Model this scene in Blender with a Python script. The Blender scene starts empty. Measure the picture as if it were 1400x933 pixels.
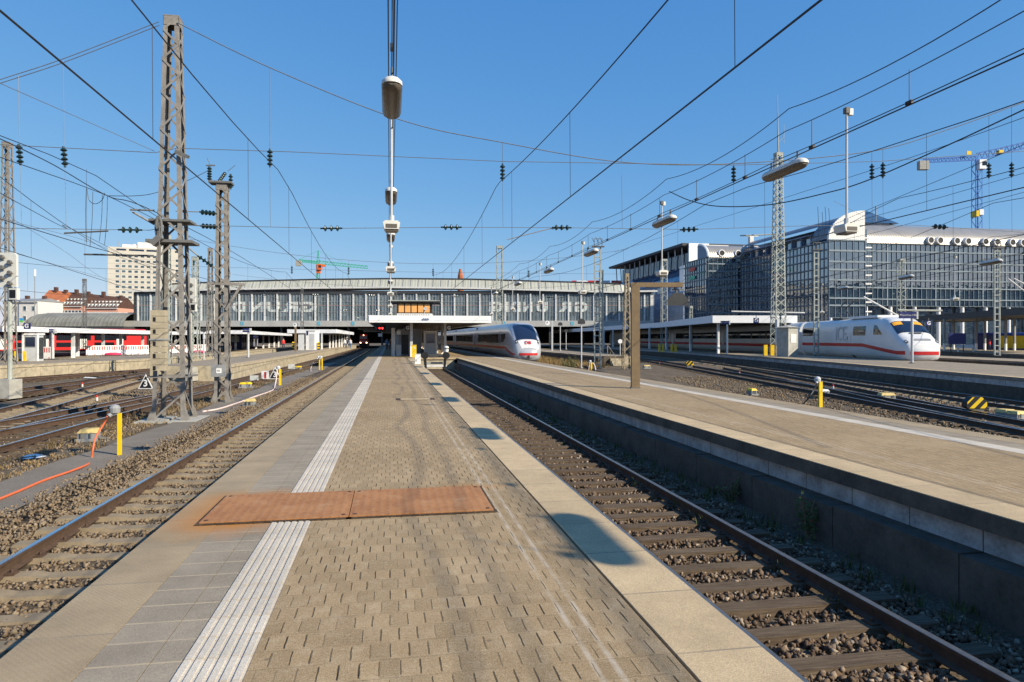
import bpy, bmesh, math, random
import numpy as np
from mathutils import Vector, Matrix
random.seed(7); np.random.seed(7)
S = bpy.context.scene; C = S.collection
R = math.radians
# ---------------------------------------------------------------- surveyed viewpoint
EYE, FPX, CX, HY = 1.73, 933.0, 700.0, 463.0
TH = math.atan(167/933.0); ST, CT = math.sin(TH), math.cos(TH)
def P(px, py, d):
    xc = (px-CX)/FPX*d
    return Vector((xc*CT+d*ST, d*CT-xc*ST, EYE-(py-HY)/FPX*d))
def GP(px, py, z): return P(px, py, FPX*(EYE-z)/(py-HY))
def dep(p): return p[0]*ST+p[1]*CT
def zat(py, d): return EYE+(HY-py)/FPX*d
# ---------------------------------------------------------------- mesh builder
class MB:
    def __init__(s): s.v=[]; s.f=[]; s.m=[]; s.cur=0
    def add(s, vs, fs):
        b=len(s.v); s.v+= [tuple(v) for v in vs]
        for f in fs: s.f.append(tuple(b+i for i in f)); s.m.append(s.cur)
        return s
    def mi(s, i): s.cur=i; return s
    def box(s, x0,x1,y0,y1,z0,z1):
        return s.add([(x0,y0,z0),(x1,y0,z0),(x1,y1,z0),(x0,y1,z0),(x0,y0,z1),(x1,y0,z1),(x1,y1,z1),(x0,y1,z1)],
            [(0,3,2,1),(4,5,6,7),(0,1,5,4),(1,2,6,5),(2,3,7,6),(3,0,4,7)])
    def cbox(s, c, sx,sy,sz, rz=0):
        m=Matrix.Rotation(rz,3,'Z'); c=Vector(c)
        vs=[c+m@Vector((a*sx/2,b*sy/2,e*sz/2)) for e in (-1,1) for a,b in ((-1,-1),(1,-1),(1,1),(-1,1))]
        return s.add(vs,[(0,3,2,1),(4,5,6,7),(0,1,5,4),(1,2,6,5),(2,3,7,6),(3,0,4,7)])
    def bar(s, p, q, w, t=None, up=(0,0,1), off=(0,0)):
        p,q=Vector(p),Vector(q); t=t or w; d=(q-p).normalized(); up=Vector(up)
        if abs(d.dot(up))>.98: up=Vector((0,1,0))
        a=d.cross(up).normalized(); b=a.cross(d)
        vs=[o+a*(i*w/2+off[0])+b*(j*t/2+off[1]) for o in (p,q) for i,j in ((-1,-1),(1,-1),(1,1),(-1,1))]
        return s.add(vs,[(0,3,2,1),(4,5,6,7),(0,1,5,4),(1,2,6,5),(2,3,7,6),(3,0,4,7)])
    def tube(s, pts, r, n=6, cap=True):
        pts=[Vector(p) for p in pts]; L=len(pts); rs=r if isinstance(r,(list,tuple)) else [r]*L
        vs=[]; fs=[]; pa=None
        for i,p in enumerate(pts):
            d=(pts[min(i+1,L-1)]-pts[max(i-1,0)]).normalized()
            if pa is None:
                u=Vector((0,0,1)) if abs(d.z)<.9 else Vector((1,0,0)); pa=d.cross(u).normalized()
            pa=(pa-d*pa.dot(d)).normalized(); b=d.cross(pa)
            for k in range(n):
                an=2*math.pi*k/n; vs.append(p+(pa*math.cos(an)+b*math.sin(an))*rs[i])
        for i in range(L-1):
            for k in range(n):
                fs.append((i*n+k,i*n+(k+1)%n,(i+1)*n+(k+1)%n,(i+1)*n+k))
        if cap: fs.append(tuple(range(n-1,-1,-1))); fs.append(tuple((L-1)*n+k for k in range(n)))
        return s.add(vs,fs)
    def cyl(s, p, q, r, n=12, r2=None): return s.tube([p,q],[r,r if r2 is None else r2],n)
    def prism(s, poly, vec):           # planar polygon pushed along vec
        vec=Vector(vec); n=len(poly); vs=[Vector(p) for p in poly]+[Vector(p)+vec for p in poly]
        fs=[tuple(range(n-1,-1,-1)),tuple(range(n,2*n))]+[(i,(i+1)%n,n+(i+1)%n,n+i) for i in range(n)]
        return s.add(vs,fs)
    def sheet(s, poly): return s.add(poly,[tuple(range(len(poly)))])
    def lathe(s, prof, n=16, c=(0,0,0)):
        vs=[];fs=[];L=len(prof)
        for r,z in prof:
            for k in range(n):
                a=2*math.pi*k/n; vs.append((c[0]+r*math.cos(a),c[1]+r*math.sin(a),c[2]+z))
        for i in range(L-1):
            for k in range(n): fs.append((i*n+k,i*n+(k+1)%n,(i+1)*n+(k+1)%n,(i+1)*n+k))
        fs.append(tuple(range(n-1,-1,-1))); fs.append(tuple((L-1)*n+k for k in range(n)))
        return s.add(vs,fs)
    def insul(s, p, q, nd=3, r=.11, rod=.025):
        r*=.85   # insulator string with discs
        p,q=Vector(p),Vector(q); s.cyl(p,q,rod,6)
        for i in range(nd):
            c=p.lerp(q,(i+.8)/(nd+.6)); d=(q-p).normalized()
            s.tube([c-d*.045,c-d*.015,c+d*.02,c+d*.05],[.05,r,r*.85,.045],10)
        return s
    def build(s, name, mats, parent=None, smooth=False, loc=None, rot=None):
        me=bpy.data.meshes.new(name); me.from_pydata(s.v,[],s.f)
        for m in (mats if isinstance(mats,(list,tuple)) else [mats]): me.materials.append(m)
        if any(s.m): me.polygons.foreach_set('material_index',s.m)
        bm=bmesh.new(); bm.from_mesh(me); bmesh.ops.recalc_face_normals(bm,faces=bm.faces); bm.to_mesh(me); bm.free()
        if smooth:
            me.polygons.foreach_set('use_smooth',[True]*len(me.polygons))
            try: me.set_sharp_from_angle(angle=R(40))
            except Exception: pass
        me.update()
        o=bpy.data.objects.new(name,me); C.objects.link(o)
        if parent is not None: o.parent=parent
        if loc is not None: o.location=loc
        if rot is not None: o.rotation_euler=rot
        return o
def tag(o, label=None, cat=None, group=None, kind=None):
    if label: o['label']=label
    if cat: o['category']=cat
    if group: o['group']=group
    if kind: o['kind']=kind
    return o
def T(name, label, cat, loc=(0,0,0), rz=0, group=None):
    o=bpy.data.objects.new(name,None); C.objects.link(o); o.empty_display_size=.2
    o.location=loc; o.rotation_euler=(0,0,rz); return tag(o,label,cat,group)
def ST_(name, mb, m, parent=None, smooth=False):
    o=mb.build(name,m,parent,smooth)
    if parent is None: o['kind']='structure'
    return o
def kids(o): return [c for c in bpy.data.objects if c.parent==o]
CH={}
def dup(root, loc, rz=0, label=None, group=None):
    r=root.copy(); C.objects.link(r); r.location=loc; r.rotation_euler=(0,0,rz)
    if label: r['label']=label
    if group: r['group']=group
    for ch in kids(root):
        c=ch.copy(); C.objects.link(c); c.parent=r
        for g in kids(ch):
            d=g.copy(); C.objects.link(d); d.parent=c
    return r
def text(name, s, size, m, parent, loc, rot, depth=.004, mirror=False, align='CENTER', sx=1.0, bold=0):
    cu=bpy.data.curves.new('t','FONT'); cu.body=s; cu.size=size; cu.extrude=depth; cu.align_x=align; cu.align_y='CENTER'; cu.offset=bold
    cu.resolution_u=3
    to=bpy.data.objects.new('t',cu); C.objects.link(to)
    dg=bpy.context.evaluated_depsgraph_get(); me=bpy.data.meshes.new_from_object(to.evaluated_get(dg))
    bpy.data.objects.remove(to); bpy.data.curves.remove(cu)
    me.name=name; me.transform(Matrix.Scale(-1 if mirror else 1,4,(1,0,0))@Matrix.Scale(sx,4,(1,0,0)))
    if mirror: me.flip_normals()
    me.materials.clear(); me.materials.append(m)
    o=bpy.data.objects.new(name,me); C.objects.link(o); o.parent=parent; o.location=loc; o.rotation_euler=rot
    return o
ORD='nearest second third fourth fifth sixth seventh eighth ninth tenth eleventh twelfth'.split()
# ---------------------------------------------------------------- materials
class NT:
    def __init__(s,name):
        m=bpy.data.materials.new(name); m.use_nodes=True; s.m=m; s.t=m.node_tree; s.n=s.t.nodes
        s.b=s.n['Principled BSDF']
    def new(s,t,**k):
        n=s.n.new(t)
        for a,v in k.items(): setattr(n,a,v)
        return n
    def lk(s,a,b): s.t.links.new(a,b)
    def put(s,inp,v):
        if hasattr(v,'links') or isinstance(v,bpy.types.NodeSocket): s.lk(v,inp)
        else: inp.default_value=v
    def M(s,op,a,b=None,c=None):
        n=s.new('ShaderNodeMath',operation=op); s.put(n.inputs[0],a)
        if b is not None: s.put(n.inputs[1],b)
        if c is not None: s.put(n.inputs[2],c)
        return n.outputs[0]
    def mix(s,f,a,b,mode='MIX'):
        n=s.new('ShaderNodeMix',data_type='RGBA',blend_type=mode); s.put(n.inputs[0],f); s.put(n.inputs[6],a); s.put(n.inputs[7],b); return n.outputs[2]
    def coord(s): return s.new('ShaderNodeTexCoord').outputs['Object']
    def xyz(s,c):
        n=s.new('ShaderNodeSeparateXYZ'); s.lk(c,n.inputs[0]); return n.outputs
    def noise(s,c,scale,detail=5,rough=.6):
        n=s.new('ShaderNodeTexNoise'); s.lk(c,n.inputs['Vector']); n.inputs['Scale'].default_value=scale; n.inputs['Detail'].default_value=detail; n.inputs['Roughness'].default_value=rough; return n.outputs[0]
    def smooth(s,v,a,b,lo=0,hi=1):
        n=s.new('ShaderNodeMapRange'); s.put(n.inputs[0],v); n.inputs[1].default_value=a; n.inputs[2].default_value=b; n.inputs[3].default_value=lo; n.inputs[4].default_value=hi; return n.outputs[0]
    def bump(s,h,strength=.5,dist=.01):
        n=s.new('ShaderNodeBump'); n.inputs['Strength'].default_value=strength; n.inputs['Distance'].default_value=dist; s.lk(h,n.inputs['Height']); s.lk(n.outputs[0],s.b.inputs['Normal'])
    def fin(s,col=None,rough=None,metal=None,spec=None):
        if col is not None: s.put(s.b.inputs['Base Color'],col)
        if rough is not None: s.put(s.b.inputs['Roughness'],rough)
        if metal is not None: s.put(s.b.inputs['Metallic'],metal)
        if spec is not None: s.put(s.b.inputs['Specular IOR Level'],spec)
        return s.m
def c4(c,k=1): return (min(c[0]*k,1),min(c[1]*k,1),min(c[2]*k,1),1)
def mat(name,col,rough=.75,metal=0,var=.22,scale=3,bump=0,bscale=60,col2=None,spec=.4,emit=0):
    n=NT(name); c=n.coord(); f=n.noise(c,scale); f2=n.noise(c,scale*9,3)
    f=n.smooth(n.M('ADD',n.M('MULTIPLY',f,.7),n.M('MULTIPLY',f2,.3)),.33,.67)
    a,b=(c4(col,1-var),c4(col,1+var)) if col2 is None else (c4(col),c4(col2))
    n.fin(n.mix(f,a,b),rough,metal,spec)
    if bump: n.bump(n.noise(c,bscale,4,.7),bump,.01)
    if emit: n.b.inputs['Emission Color'].default_value=c4(col); n.b.inputs['Emission Strength'].default_value=emit
    return n.m
MAT={}
def define():
    g=MAT
    g['ground']=None
    g['mastL']=mat('weathered_mast_steel',(.22,.205,.185),.7,.0,.3,6,.3,40)
    g['mastR']=mat('grey_green_mast_paint',(.34,.365,.33),.6,0,.2,4)
    g['mastdark']=mat('dull_dark_steel',(.13,.13,.125),.7,0,.25,5)
    g['mastbrown']=mat('rust_brown_mast',(.27,.22,.15),.8,0,.3,6)
    g['wire']=mat('blackened_copper_wire',(.028,.028,.03),.5,.2,.2)
    g['wiregrey']=mat('galvanised_wire',(.16,.165,.17),.5,.2,.2)
    g['insul']=mat('dark_green_glass_insulator',(.010,.026,.022),.25,0,.3,20,spec=.6)
    g['insulbrown']=mat('brown_porcelain',(.07,.03,.02),.3,0,.3,20)
    g['white']=mat('white_paint',(.78,.78,.77),.5,0,.06,1.5)
    g['white2']=mat('offwhite_weathered',(.62,.62,.6),.6,0,.12,2)
    g['lampwhite']=mat('lamp_housing',(.62,.62,.57),.45,0,.12,4)
    g['lampbase']=mat('brown_grey_lamp_cover',(.12,.105,.085),.35,0,.2,30)
    g['black']=mat('black_paint',(.012,.012,.013),.5,0,.3)
    g['dark']=mat('dark_grey_paint',(.045,.047,.05),.6,0,.3)
    g['grey']=mat('mid_grey_paint',(.25,.26,.265),.55,0,.12)
    g['lgrey']=mat('light_grey_paint',(.48,.5,.51),.5,0,.1)
    g['yellow']=mat('signal_yellow',(.75,.5,.01),.5,0,.15)
    g['red']=mat('signal_red',(.55,.03,.025),.45,0,.12)
    g['trainred']=mat('train_red',(.5,.02,.02),.35,0,.1)
    g['orange']=mat('orange_hose',(.62,.13,.045),.55,0,.08)
    g['hosew']=mat('pale_hose',(.7,.55,.5),.5,0,.1)
    g['blue']=mat('station_blue',(.012,.02,.12),.4,0,.1)
    g['concrete']=mat('pale_concrete',(.36,.35,.31),.85,0,.22,3,.4,40)
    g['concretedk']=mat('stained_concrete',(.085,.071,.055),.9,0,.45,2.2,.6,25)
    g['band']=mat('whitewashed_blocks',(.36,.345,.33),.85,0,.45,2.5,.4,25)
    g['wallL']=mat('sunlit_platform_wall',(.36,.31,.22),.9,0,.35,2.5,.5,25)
    g['cope']=mat('coping_stone_dark',(.2,.18,.15),.9,0,.3,3,.4,40)
    g['wood']=None
    g['gallows']=mat('brown_timber_post',(.19,.135,.075),.8,0,.2,5,.4,30)
    g['weight']=mat('tan_concrete_weight',(.36,.31,.22),.9,0,.2,3,.3,40)
    g['railside']=mat('rusted_rail',(.075,.045,.028),.8,0,.35,10,.4,60)
    g['railtop']=mat('polished_rail_head',(.62,.63,.65),.16,1,.06,12)
    g['railtopd']=mat('worn_rail_head',(.30,.26,.22),.32,.8,.25,12)
    g['trainw']=mat('train_white',(.62,.625,.62),.3,0,.08,.9,spec=.5)
    g['traing']=mat('train_silver_grey',(.40,.42,.45),.25,.15,.05,.6,spec=.5)
    g['trainroof']=mat('train_roof_grey',(.42,.46,.52),.35,.1,.1,1)
    g['traindk']=mat('train_underframe',(.035,.035,.035),.7,0,.3)
    g['glassdk']=mat('dark_train_glass',(.012,.014,.018),.06,0,.2,2,spec=.7)
    g['glassbl']=mat('windscreen_glass',(.012,.02,.045),.05,0,.2,2,spec=.8)
    g['amber']=mat('amber_blind',(.8,.36,.02),.5,0,.05)
    g['roofd']=mat('dark_canopy_roof',(.06,.062,.065),.6,0,.2)
    g['canopyu']=mat('canopy_underside',(.16,.15,.14),.8,0,.2,2)
    g['fasciash']=mat('canopy_fascia_white',(.74,.75,.76),.5,0,.06,1)
    g['rust']=None
    g['bluecrane']=mat('crane_blue',(.02,.12,.42),.45,0,.1)
    g['greencrane']=mat('crane_green',(.05,.42,.25),.45,0,.1)
    g['cranecab']=mat('crane_orange',(.75,.15,.02),.45,0,.1)
    g['grass']=mat('dry_grass',(.22,.15,.06),.9,0,.4,6)
    g['leaf']=mat('weed_leaf',(.055,.075,.02),.8,0,.5,6)
    g['skin']=mat('skin',(.5,.3,.22),.6,0,.05)
    g['emitred']=mat('red_signal_light',(1,.02,.02),.4,0,0,emit=6)
    g['emitw']=mat('headlight',(1,.75,.45),.4,0,0,emit=4)
    g['letter']=mat('sign_back_white',(.56,.6,.57),.6,0,.15,2)
    g['granite']=mat('coarse_concrete_coping',(.40,.34,.255),.9,0,.16,1.6,.5,180)
define()
# ---------------------------------------------------------------- surface materials of the ground
def paver(name, ox=0.0):
    n=NT(name); c=n.coord(); X,Y,Z=n.xyz(c)
    wob=n.M('MULTIPLY',n.M('SUBTRACT',n.noise(c,14,2),.5),.016); wob2=n.M('MULTIPLY',n.M('SUBTRACT',n.noise(c,11,2),.5),.011)
    x=n.M('DIVIDE',n.M('ADD',X,wob2),.106); y=n.M('DIVIDE',n.M('ADD',Y,wob),.208)
    row=n.M('FLOOR',y); off=n.M('MULTIPLY',n.M('FLOORED_MODULO',row,2),.5)
    xs=n.M('ADD',x,off); col=n.M('FLOOR',xs)
    du=n.M('ABSOLUTE',n.M('SUBTRACT',n.M('FRACT',xs),.5)); dv=n.M('ABSOLUTE',n.M('SUBTRACT',n.M('FRACT',y),.5))
    cmb=n.new('ShaderNodeCombineXYZ'); n.lk(col,cmb.inputs[0]); n.lk(row,cmb.inputs[1])
    wn=n.new('ShaderNodeTexWhiteNoise',noise_dimensions='2D'); n.lk(cmb.outputs[0],wn.inputs['Vector']); rnd=wn.outputs[0]
    gapw=n.M('MULTIPLY',n.smooth(n.noise(c,1.3,3),.3,.6,.45,1.0),n.smooth(rnd,.1,.75,.08,1))
    jl=n.M('MULTIPLY',n.smooth(du,.443,.466),n.smooth(dv,.43,.34)); jl=n.M('MULTIPLY',jl,gapw)
    jt=n.M('MULTIPLY',n.M('MULTIPLY',n.smooth(dv,.476,.495),.3),n.smooth(n.noise(c,2.1,3),.38,.6,.25,1))
    j=n.M('MINIMUM',n.M('ADD',jl,jt),1)
    big=n.noise(c,.55,4,.65); fine=n.noise(c,130,3,.85); mid=n.noise(c,7,4,.65)
    base=n.mix(n.smooth(big,.3,.7),c4((.27,.192,.104)),c4((.365,.268,.156)))
    base=n.mix(n.smooth(mid,.48,.72,0,.55),base,c4((.42,.33,.215)))
    base=n.mix(n.smooth(n.noise(c,.3,5,.7),.55,.75,0,.35),base,c4((.27,.215,.145)))
    k=n.M('MULTIPLY',n.smooth(rnd,0,1,.88,1.10),n.smooth(fine,.3,.7,.45,1.5))
    cc=n.new('ShaderNodeCombineXYZ'); [n.lk(k,cc.inputs[i]) for i in range(3)]
    base=n.mix(1.0,base,cc.outputs[0],'MULTIPLY')
    sp1=n.noise(c,48,3,.9); base=n.mix(n.smooth(sp1,.57,.68,0,.55),base,c4((.46,.40,.31))); base=n.mix(n.smooth(sp1,.43,.33,0,.6),base,c4((.12,.085,.05)))
    gv=n.new('ShaderNodeTexVoronoi'); gv.inputs['Scale'].default_value=2.4; n.lk(c,gv.inputs['Vector']); gs=n.smooth(gv.outputs['Distance'],.045,.03,0,.55); base=n.mix(gs,base,c4((.10,.085,.065)))
    # wheel-worn pale line along the platform
    for lx in (ox-.055,ox+.055):
        ln=n.M('MULTIPLY',n.smooth(n.M('ABSOLUTE',n.M('SUBTRACT',n.M('ADD',X,n.M('MULTIPLY',wob,.25)),lx)),.024,.008),n.smooth(n.noise(c,3.1,4),.38,.6,.12,.5))
        base=n.mix(ln,base,c4((.55,.5,.42)))
    if ox<3:
        rr=n.M('ADD',n.M('ADD',n.M('ABSOLUTE',n.M('SUBTRACT',X,.85)),n.M('MULTIPLY',n.M('ABSOLUTE',n.M('SUBTRACT',Y,7.9)),2.2)),n.M('MULTIPLY',n.noise(c,3,4),.5)); base=n.mix(n.smooth(rr,.95,.35,0,.6),base,c4((.36,.17,.05)))
    colr=n.mix(j,base,c4((.02,.016,.011)))
    h=n.M('ADD',n.M('MULTIPLY',j,-1.0),n.M('MULTIPLY',fine,.35)); n.bump(h,.7,.008)
    return n.fin(colr,.92,0,.25)
def slabmat(name,col,jy,rust=False,dots=0,var=.16,jx=None):
    n=NT(name); c=n.coord(); X,Y,Z=n.xyz(c)
    dy=n.M('ABSOLUTE',n.M('SUBTRACT',n.M('FRACT',n.M('DIVIDE',Y,jy)),.5)); w=.006/jy
    j=n.M('MULTIPLY',n.smooth(dy,.5-2*w,.5-w*.6),n.smooth(n.noise(c,4,2),.3,.5,.35,1))
    cell=n.M('FLOOR',n.M('DIVIDE',Y,jy)); cmb=n.new('ShaderNodeCombineXYZ'); n.lk(cell,cmb.inputs[0])
    wn=n.new('ShaderNodeTexWhiteNoise',noise_dimensions='2D'); n.lk(cmb.outputs[0],wn.inputs['Vector'])
    f=n.smooth(n.noise(c,2.3,5),.3,.7); fine=n.noise(c,120,3,.85)
    base=n.mix(f,c4(col,1-var),c4(col,1+var))
    k=n.M('MULTIPLY',n.smooth(wn.outputs[0],0,1,.92,1.08),n.smooth(fine,.3,.7,.66,1.34))
    cc=n.new('ShaderNodeCombineXYZ'); [n.lk(k,cc.inputs[i]) for i in range(3)]
    base=n.mix(1.0,base,cc.outputs[0],'MULTIPLY')
    sp1=n.noise(c,55,3,.9); base=n.mix(n.smooth(sp1,.57,.7,0,.35),base,c4(col,1.5)); base=n.mix(n.smooth(sp1,.43,.32,0,.4),base,c4(col,.5))
    base=n.mix(n.smooth(n.noise(c,.8,5,.7),.58,.75,0,.4),base,c4(col,.6))
    base=n.mix(n.M('MULTIPLY',j,.8),base,c4((.45,.36,.24)) if jy<.5 else c4((.2,.17,.13)))
    if rust:   # rust washed out of the steel plates onto the slabs beside them
        ry=n.M('ABSOLUTE',n.M('SUBTRACT',Y,7.25)); rx=n.M('ABSOLUTE',n.M('SUBTRACT',X,-1.5))
        r=n.M('MULTIPLY',n.smooth(n.M('ADD',ry,n.M('MULTIPLY',n.noise(c,3,3),.6)),1.35,.8),n.smooth(rx,.7,.15))
        base=n.mix(n.M('MULTIPLY',r,.95),base,c4((.40,.165,.03)))
        ln=n.M('MULTIPLY',n.smooth(n.M('ABSOLUTE',n.M('SUBTRACT',n.M('ADD',Y,n.M('MULTIPLY',n.noise(c,6,3),.08)),6.98)),.03,.006),n.smooth(rx,.7,.3))
        base=n.mix(n.M('MULTIPLY',ln,.7),base,c4((.38,.15,.04)))
    h=fine
    if dots:
        s=n.M('MULTIPLY',n.M('SINE',n.M('MULTIPLY',X,dots)),n.M('SINE',n.M('MULTIPLY',Y,dots)))
        h=n.M('ADD',n.M('MULTIPLY',fine,.25),n.M('MULTIPLY',s,.6)); base=n.mix(n.smooth(s,.2,.8,0,.2),base,c4(col,1.35))
    n.bump(h,.45,.006)
    return n.fin(base,.85,0,.3)
def soil(name,a,b,cdark,scale=1.2,bs=70,bst=.8,speck=(.5,.44,.36)):
    n=NT(name); c=n.coord()
    base=n.mix(n.smooth(n.noise(c,scale,6,.65),.35,.65),c4(a),c4(b))
    base=n.mix(n.smooth(n.noise(c,scale*.35,5,.7),.5,.7,0,.7),base,c4(cdark))
    v=n.new('ShaderNodeTexVoronoi'); v.inputs['Scale'].default_value=bs*.32; n.lk(c,v.inputs['Vector'])
    base=n.mix(n.smooth(v.outputs['Distance'],.1,.6,0,.5),base,c4(cdark,.5))
    sp=n.M('MULTIPLY',n.smooth(n.noise(c,bs,2,.7),.62,.74),.6); base=n.mix(sp,base,c4(speck))
    n.bump(n.M('ADD',n.M('MULTIPLY',v.outputs['Distance'],-.8),n.noise(c,bs,4,.8)),bst,.03)
    return n.fin(base,.95,0,.2)
MAT['ground']=soil('dry_yard_earth',(.14,.105,.07),(.23,.185,.135),(.10,.08,.05))
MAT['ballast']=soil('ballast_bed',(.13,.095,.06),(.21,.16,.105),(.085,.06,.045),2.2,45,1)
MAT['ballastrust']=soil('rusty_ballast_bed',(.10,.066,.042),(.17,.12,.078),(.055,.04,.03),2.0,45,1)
MAT['asphalt']=soil('old_asphalt',(.22,.19,.155),(.29,.255,.215),(.19,.165,.135),.8,120,.35,(.3,.27,.23))
MAT['paver']=paver('block_paving',1.12); MAT['paver2']=paver('block_paving_far',7.0)
MAT['edgeslab']=slabmat('ribbed_edge_slab',(.30,.235,.15),.87,True,150)
MAT['slab']=slabmat('grey_paving_slab',(.26,.222,.168),.28,True)
MAT['tact']=slabmat('white_tactile_slab',(.49,.445,.375),.28,False,0,.1)
MAT['granite2']=slabmat('coarse_coping_slab',(.45,.345,.21),.88,False,0,.14)
def rustm():
    n=NT('rusted_steel_plate'); c=n.coord(); X,Y,Z=n.xyz(c)
    f=n.smooth(n.noise(c,2.2,6,.65),.3,.7); base=n.mix(f,c4((.30,.125,.042)),c4((.44,.21,.08)))
    st=n.M('SINE',n.M('MULTIPLY',X,75)); base=n.mix(n.smooth(st,-.2,1,0,.22),base,c4((.46,.25,.12)))
    base=n.mix(n.smooth(n.noise(c,30,3,.8),.52,.7,0,.6),base,c4((.15,.06,.03))); base=n.mix(n.smooth(n.noise(c,3.5,6,.75),.55,.72,0,.5),base,c4((.48,.33,.2)))
    n.bump(n.M('ADD',n.M('MULTIPLY',st,.3),n.noise(c,90,3,.8)),.35,.006)
    return n.fin(base,.7,.1,.35)
MAT['rust']=rustm()
def rockmat(name,cols):
    n=NT(name); g=n.new('ShaderNodeNewGeometry'); cr=n.new('ShaderNodeValToRGB'); n.lk(g.outputs['Random Per Island'],cr.inputs[0])
    e=cr.color_ramp.elements
    while len(e)<len(cols): e.new(.5)
    for i,k in enumerate(cols): e[i].position=i/(len(cols)-1); e[i].color=c4(k)
    c=n.coord(); base=n.mix(n.smooth(n.noise(c,45,3),.4,.7,0,.5),cr.outputs[0],c4((.2,.15,.11)))
    n.bump(n.noise(c,120,3,.8),.4,.008); return n.fin(base,.9,0,.25)
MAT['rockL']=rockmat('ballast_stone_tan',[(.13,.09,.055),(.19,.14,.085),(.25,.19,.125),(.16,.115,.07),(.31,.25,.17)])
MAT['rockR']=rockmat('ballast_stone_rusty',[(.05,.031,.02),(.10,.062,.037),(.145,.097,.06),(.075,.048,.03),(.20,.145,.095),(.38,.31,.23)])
def woodm():
    n=NT('weathered_timber'); c=n.coord(); mp=n.new('ShaderNodeMapping'); n.lk(c,mp.inputs[0]); mp.inputs['Scale'].default_value=(2.2,38,38)
    g=n.noise(mp.outputs[0],1,5,.7); big=n.noise(c,1.4,4)
    base=n.mix(n.smooth(g,.3,.7),c4((.05,.034,.022)),c4((.19,.145,.10))); base=n.mix(n.smooth(big,.35,.7,0,.6),base,c4((.075,.05,.032)))
    n.bump(g,.9,.015); return n.fin(base,.9,0,.2)
MAT['wood']=woodm()
MAT['farpave']=slabmat('tan_far_paving',(.27,.225,.165),.6)
MAT['sleepc']=mat('concrete_sleeper',(.235,.185,.12),.9,0,.25,5,.4,50)
# ---------------------------------------------------------------- setting: ground, paths, platforms
def sheet(name,poly,z,m): return ST_(name,MB().sheet([(x,y,z) for x,y in poly]),m)
def strip_poly(line,wl,wr):
    L=[];Rr=[]
    for i,p in enumerate(line):
        a=Vector(line[max(i-1,0)]);b=Vector(line[min(i+1,len(line)-1)]); d=(b-a).normalized(); nrm=Vector((d.y,-d.x))
        L.append(Vector(p)-nrm*wl); Rr.append(Vector(p)+nrm*wr)
    return L,Rr
def ribbon(mb,line,wl,wr,z):
    L,Rr=strip_poly(line,wl,wr); n=len(line)
    mb.add([(p.x,p.y,z) for p in L]+[(p.x,p.y,z) for p in Rr],[(i,i+1,n+i+1,n+i) for i in range(n-1)])
sheet('ground',[(-2500,-600),(2500,-600),(2500,3500),(-2500,3500)],-.98,MAT['ground'])
b=MB()
def pathx(y): return -6.35+.15*math.sin(y*.35)
ys=[-12+i*1.5 for i in range(60)]
n_=len(ys); b.add([(pathx(y)-.62-.09*math.sin(y*1.3),y,-.925) for y in ys]+[(pathx(y)+.75+.06*math.sin(y*2.1),y,-.925) for y in ys],[(i,n_+i,n_+i+1,i+1) for i in range(n_-1)])
ST_('service_path',b,MAT['asphalt'])
def earth_strip(name,x0,x1,y0,y1,z,m,step=.5,amp=.05):
    nx=max(2,int((x1-x0)/step)); ny=int((y1-y0)/step); vs=[];fs=[]
    for j in range(ny+1):
        for i in range(nx+1):
            a=0 if i in(0,nx) else amp; vs.append((x0+(x1-x0)*i/nx,y0+(y1-y0)*j/ny,z-(.06 if i in(0,nx) else 0)+random.uniform(-a,a)))
    for j in range(ny):
        for i in range(nx): k=j*(nx+1)+i; fs.append((k,k+1,k+nx+2,k+nx+1))
    return ST_(name,MB().add(vs,fs),m,smooth=True)
earth_strip('earth_strip',-8.2,-5.2,-10,70,-.955,MAT['ground'],.5,.02)
# main platform ------------------------------------------------
b=MB(); b.box(-1.95,1.95,-12,62,-1.2,-.05); b.box(-2.0,9.2,62,190,-1.2,-.06)
b.box(5.95,10.55,-12,62,-1.2,-.05); main=ST_('platform_base',b,MAT['concretedk'])
def lay(name,x0,x1,y0,y1,z0,z1,m): return ST_(name,MB().box(x0,x1,y0,y1,z0,z1),m)
lay('platform_edge_slabs',-2.07,-1.585,-12,190,-.22,0,MAT['edgeslab'])
lay('platform_slabs',-1.580,-1.262,-12,190,-.09,-.002,MAT['slab'])
lay('platform_slabs',-1.257,-1.100,-12,190,-.09,-.003,MAT['slab'])
b=MB(); b.box(-1.097,-.735,-12,190,-.09,-.004)
for i in range(6): b.box(-1.087+i*.0605,-1.087+i*.0605+.036,-12,80,-.004,.004)
ST_('tactile_strip',b,MAT['tact'])
lay('platform_paving',-.732,1.525,-12,62,-.09,-.001,MAT['paver'])
lay('platform_paving',-.732,6.4,62.004,190,-.09,-.003,MAT['paver'])
lay('platform_coping',1.545,2.05,-12,61.9,-.2,.003,MAT['granite2'])
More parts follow.
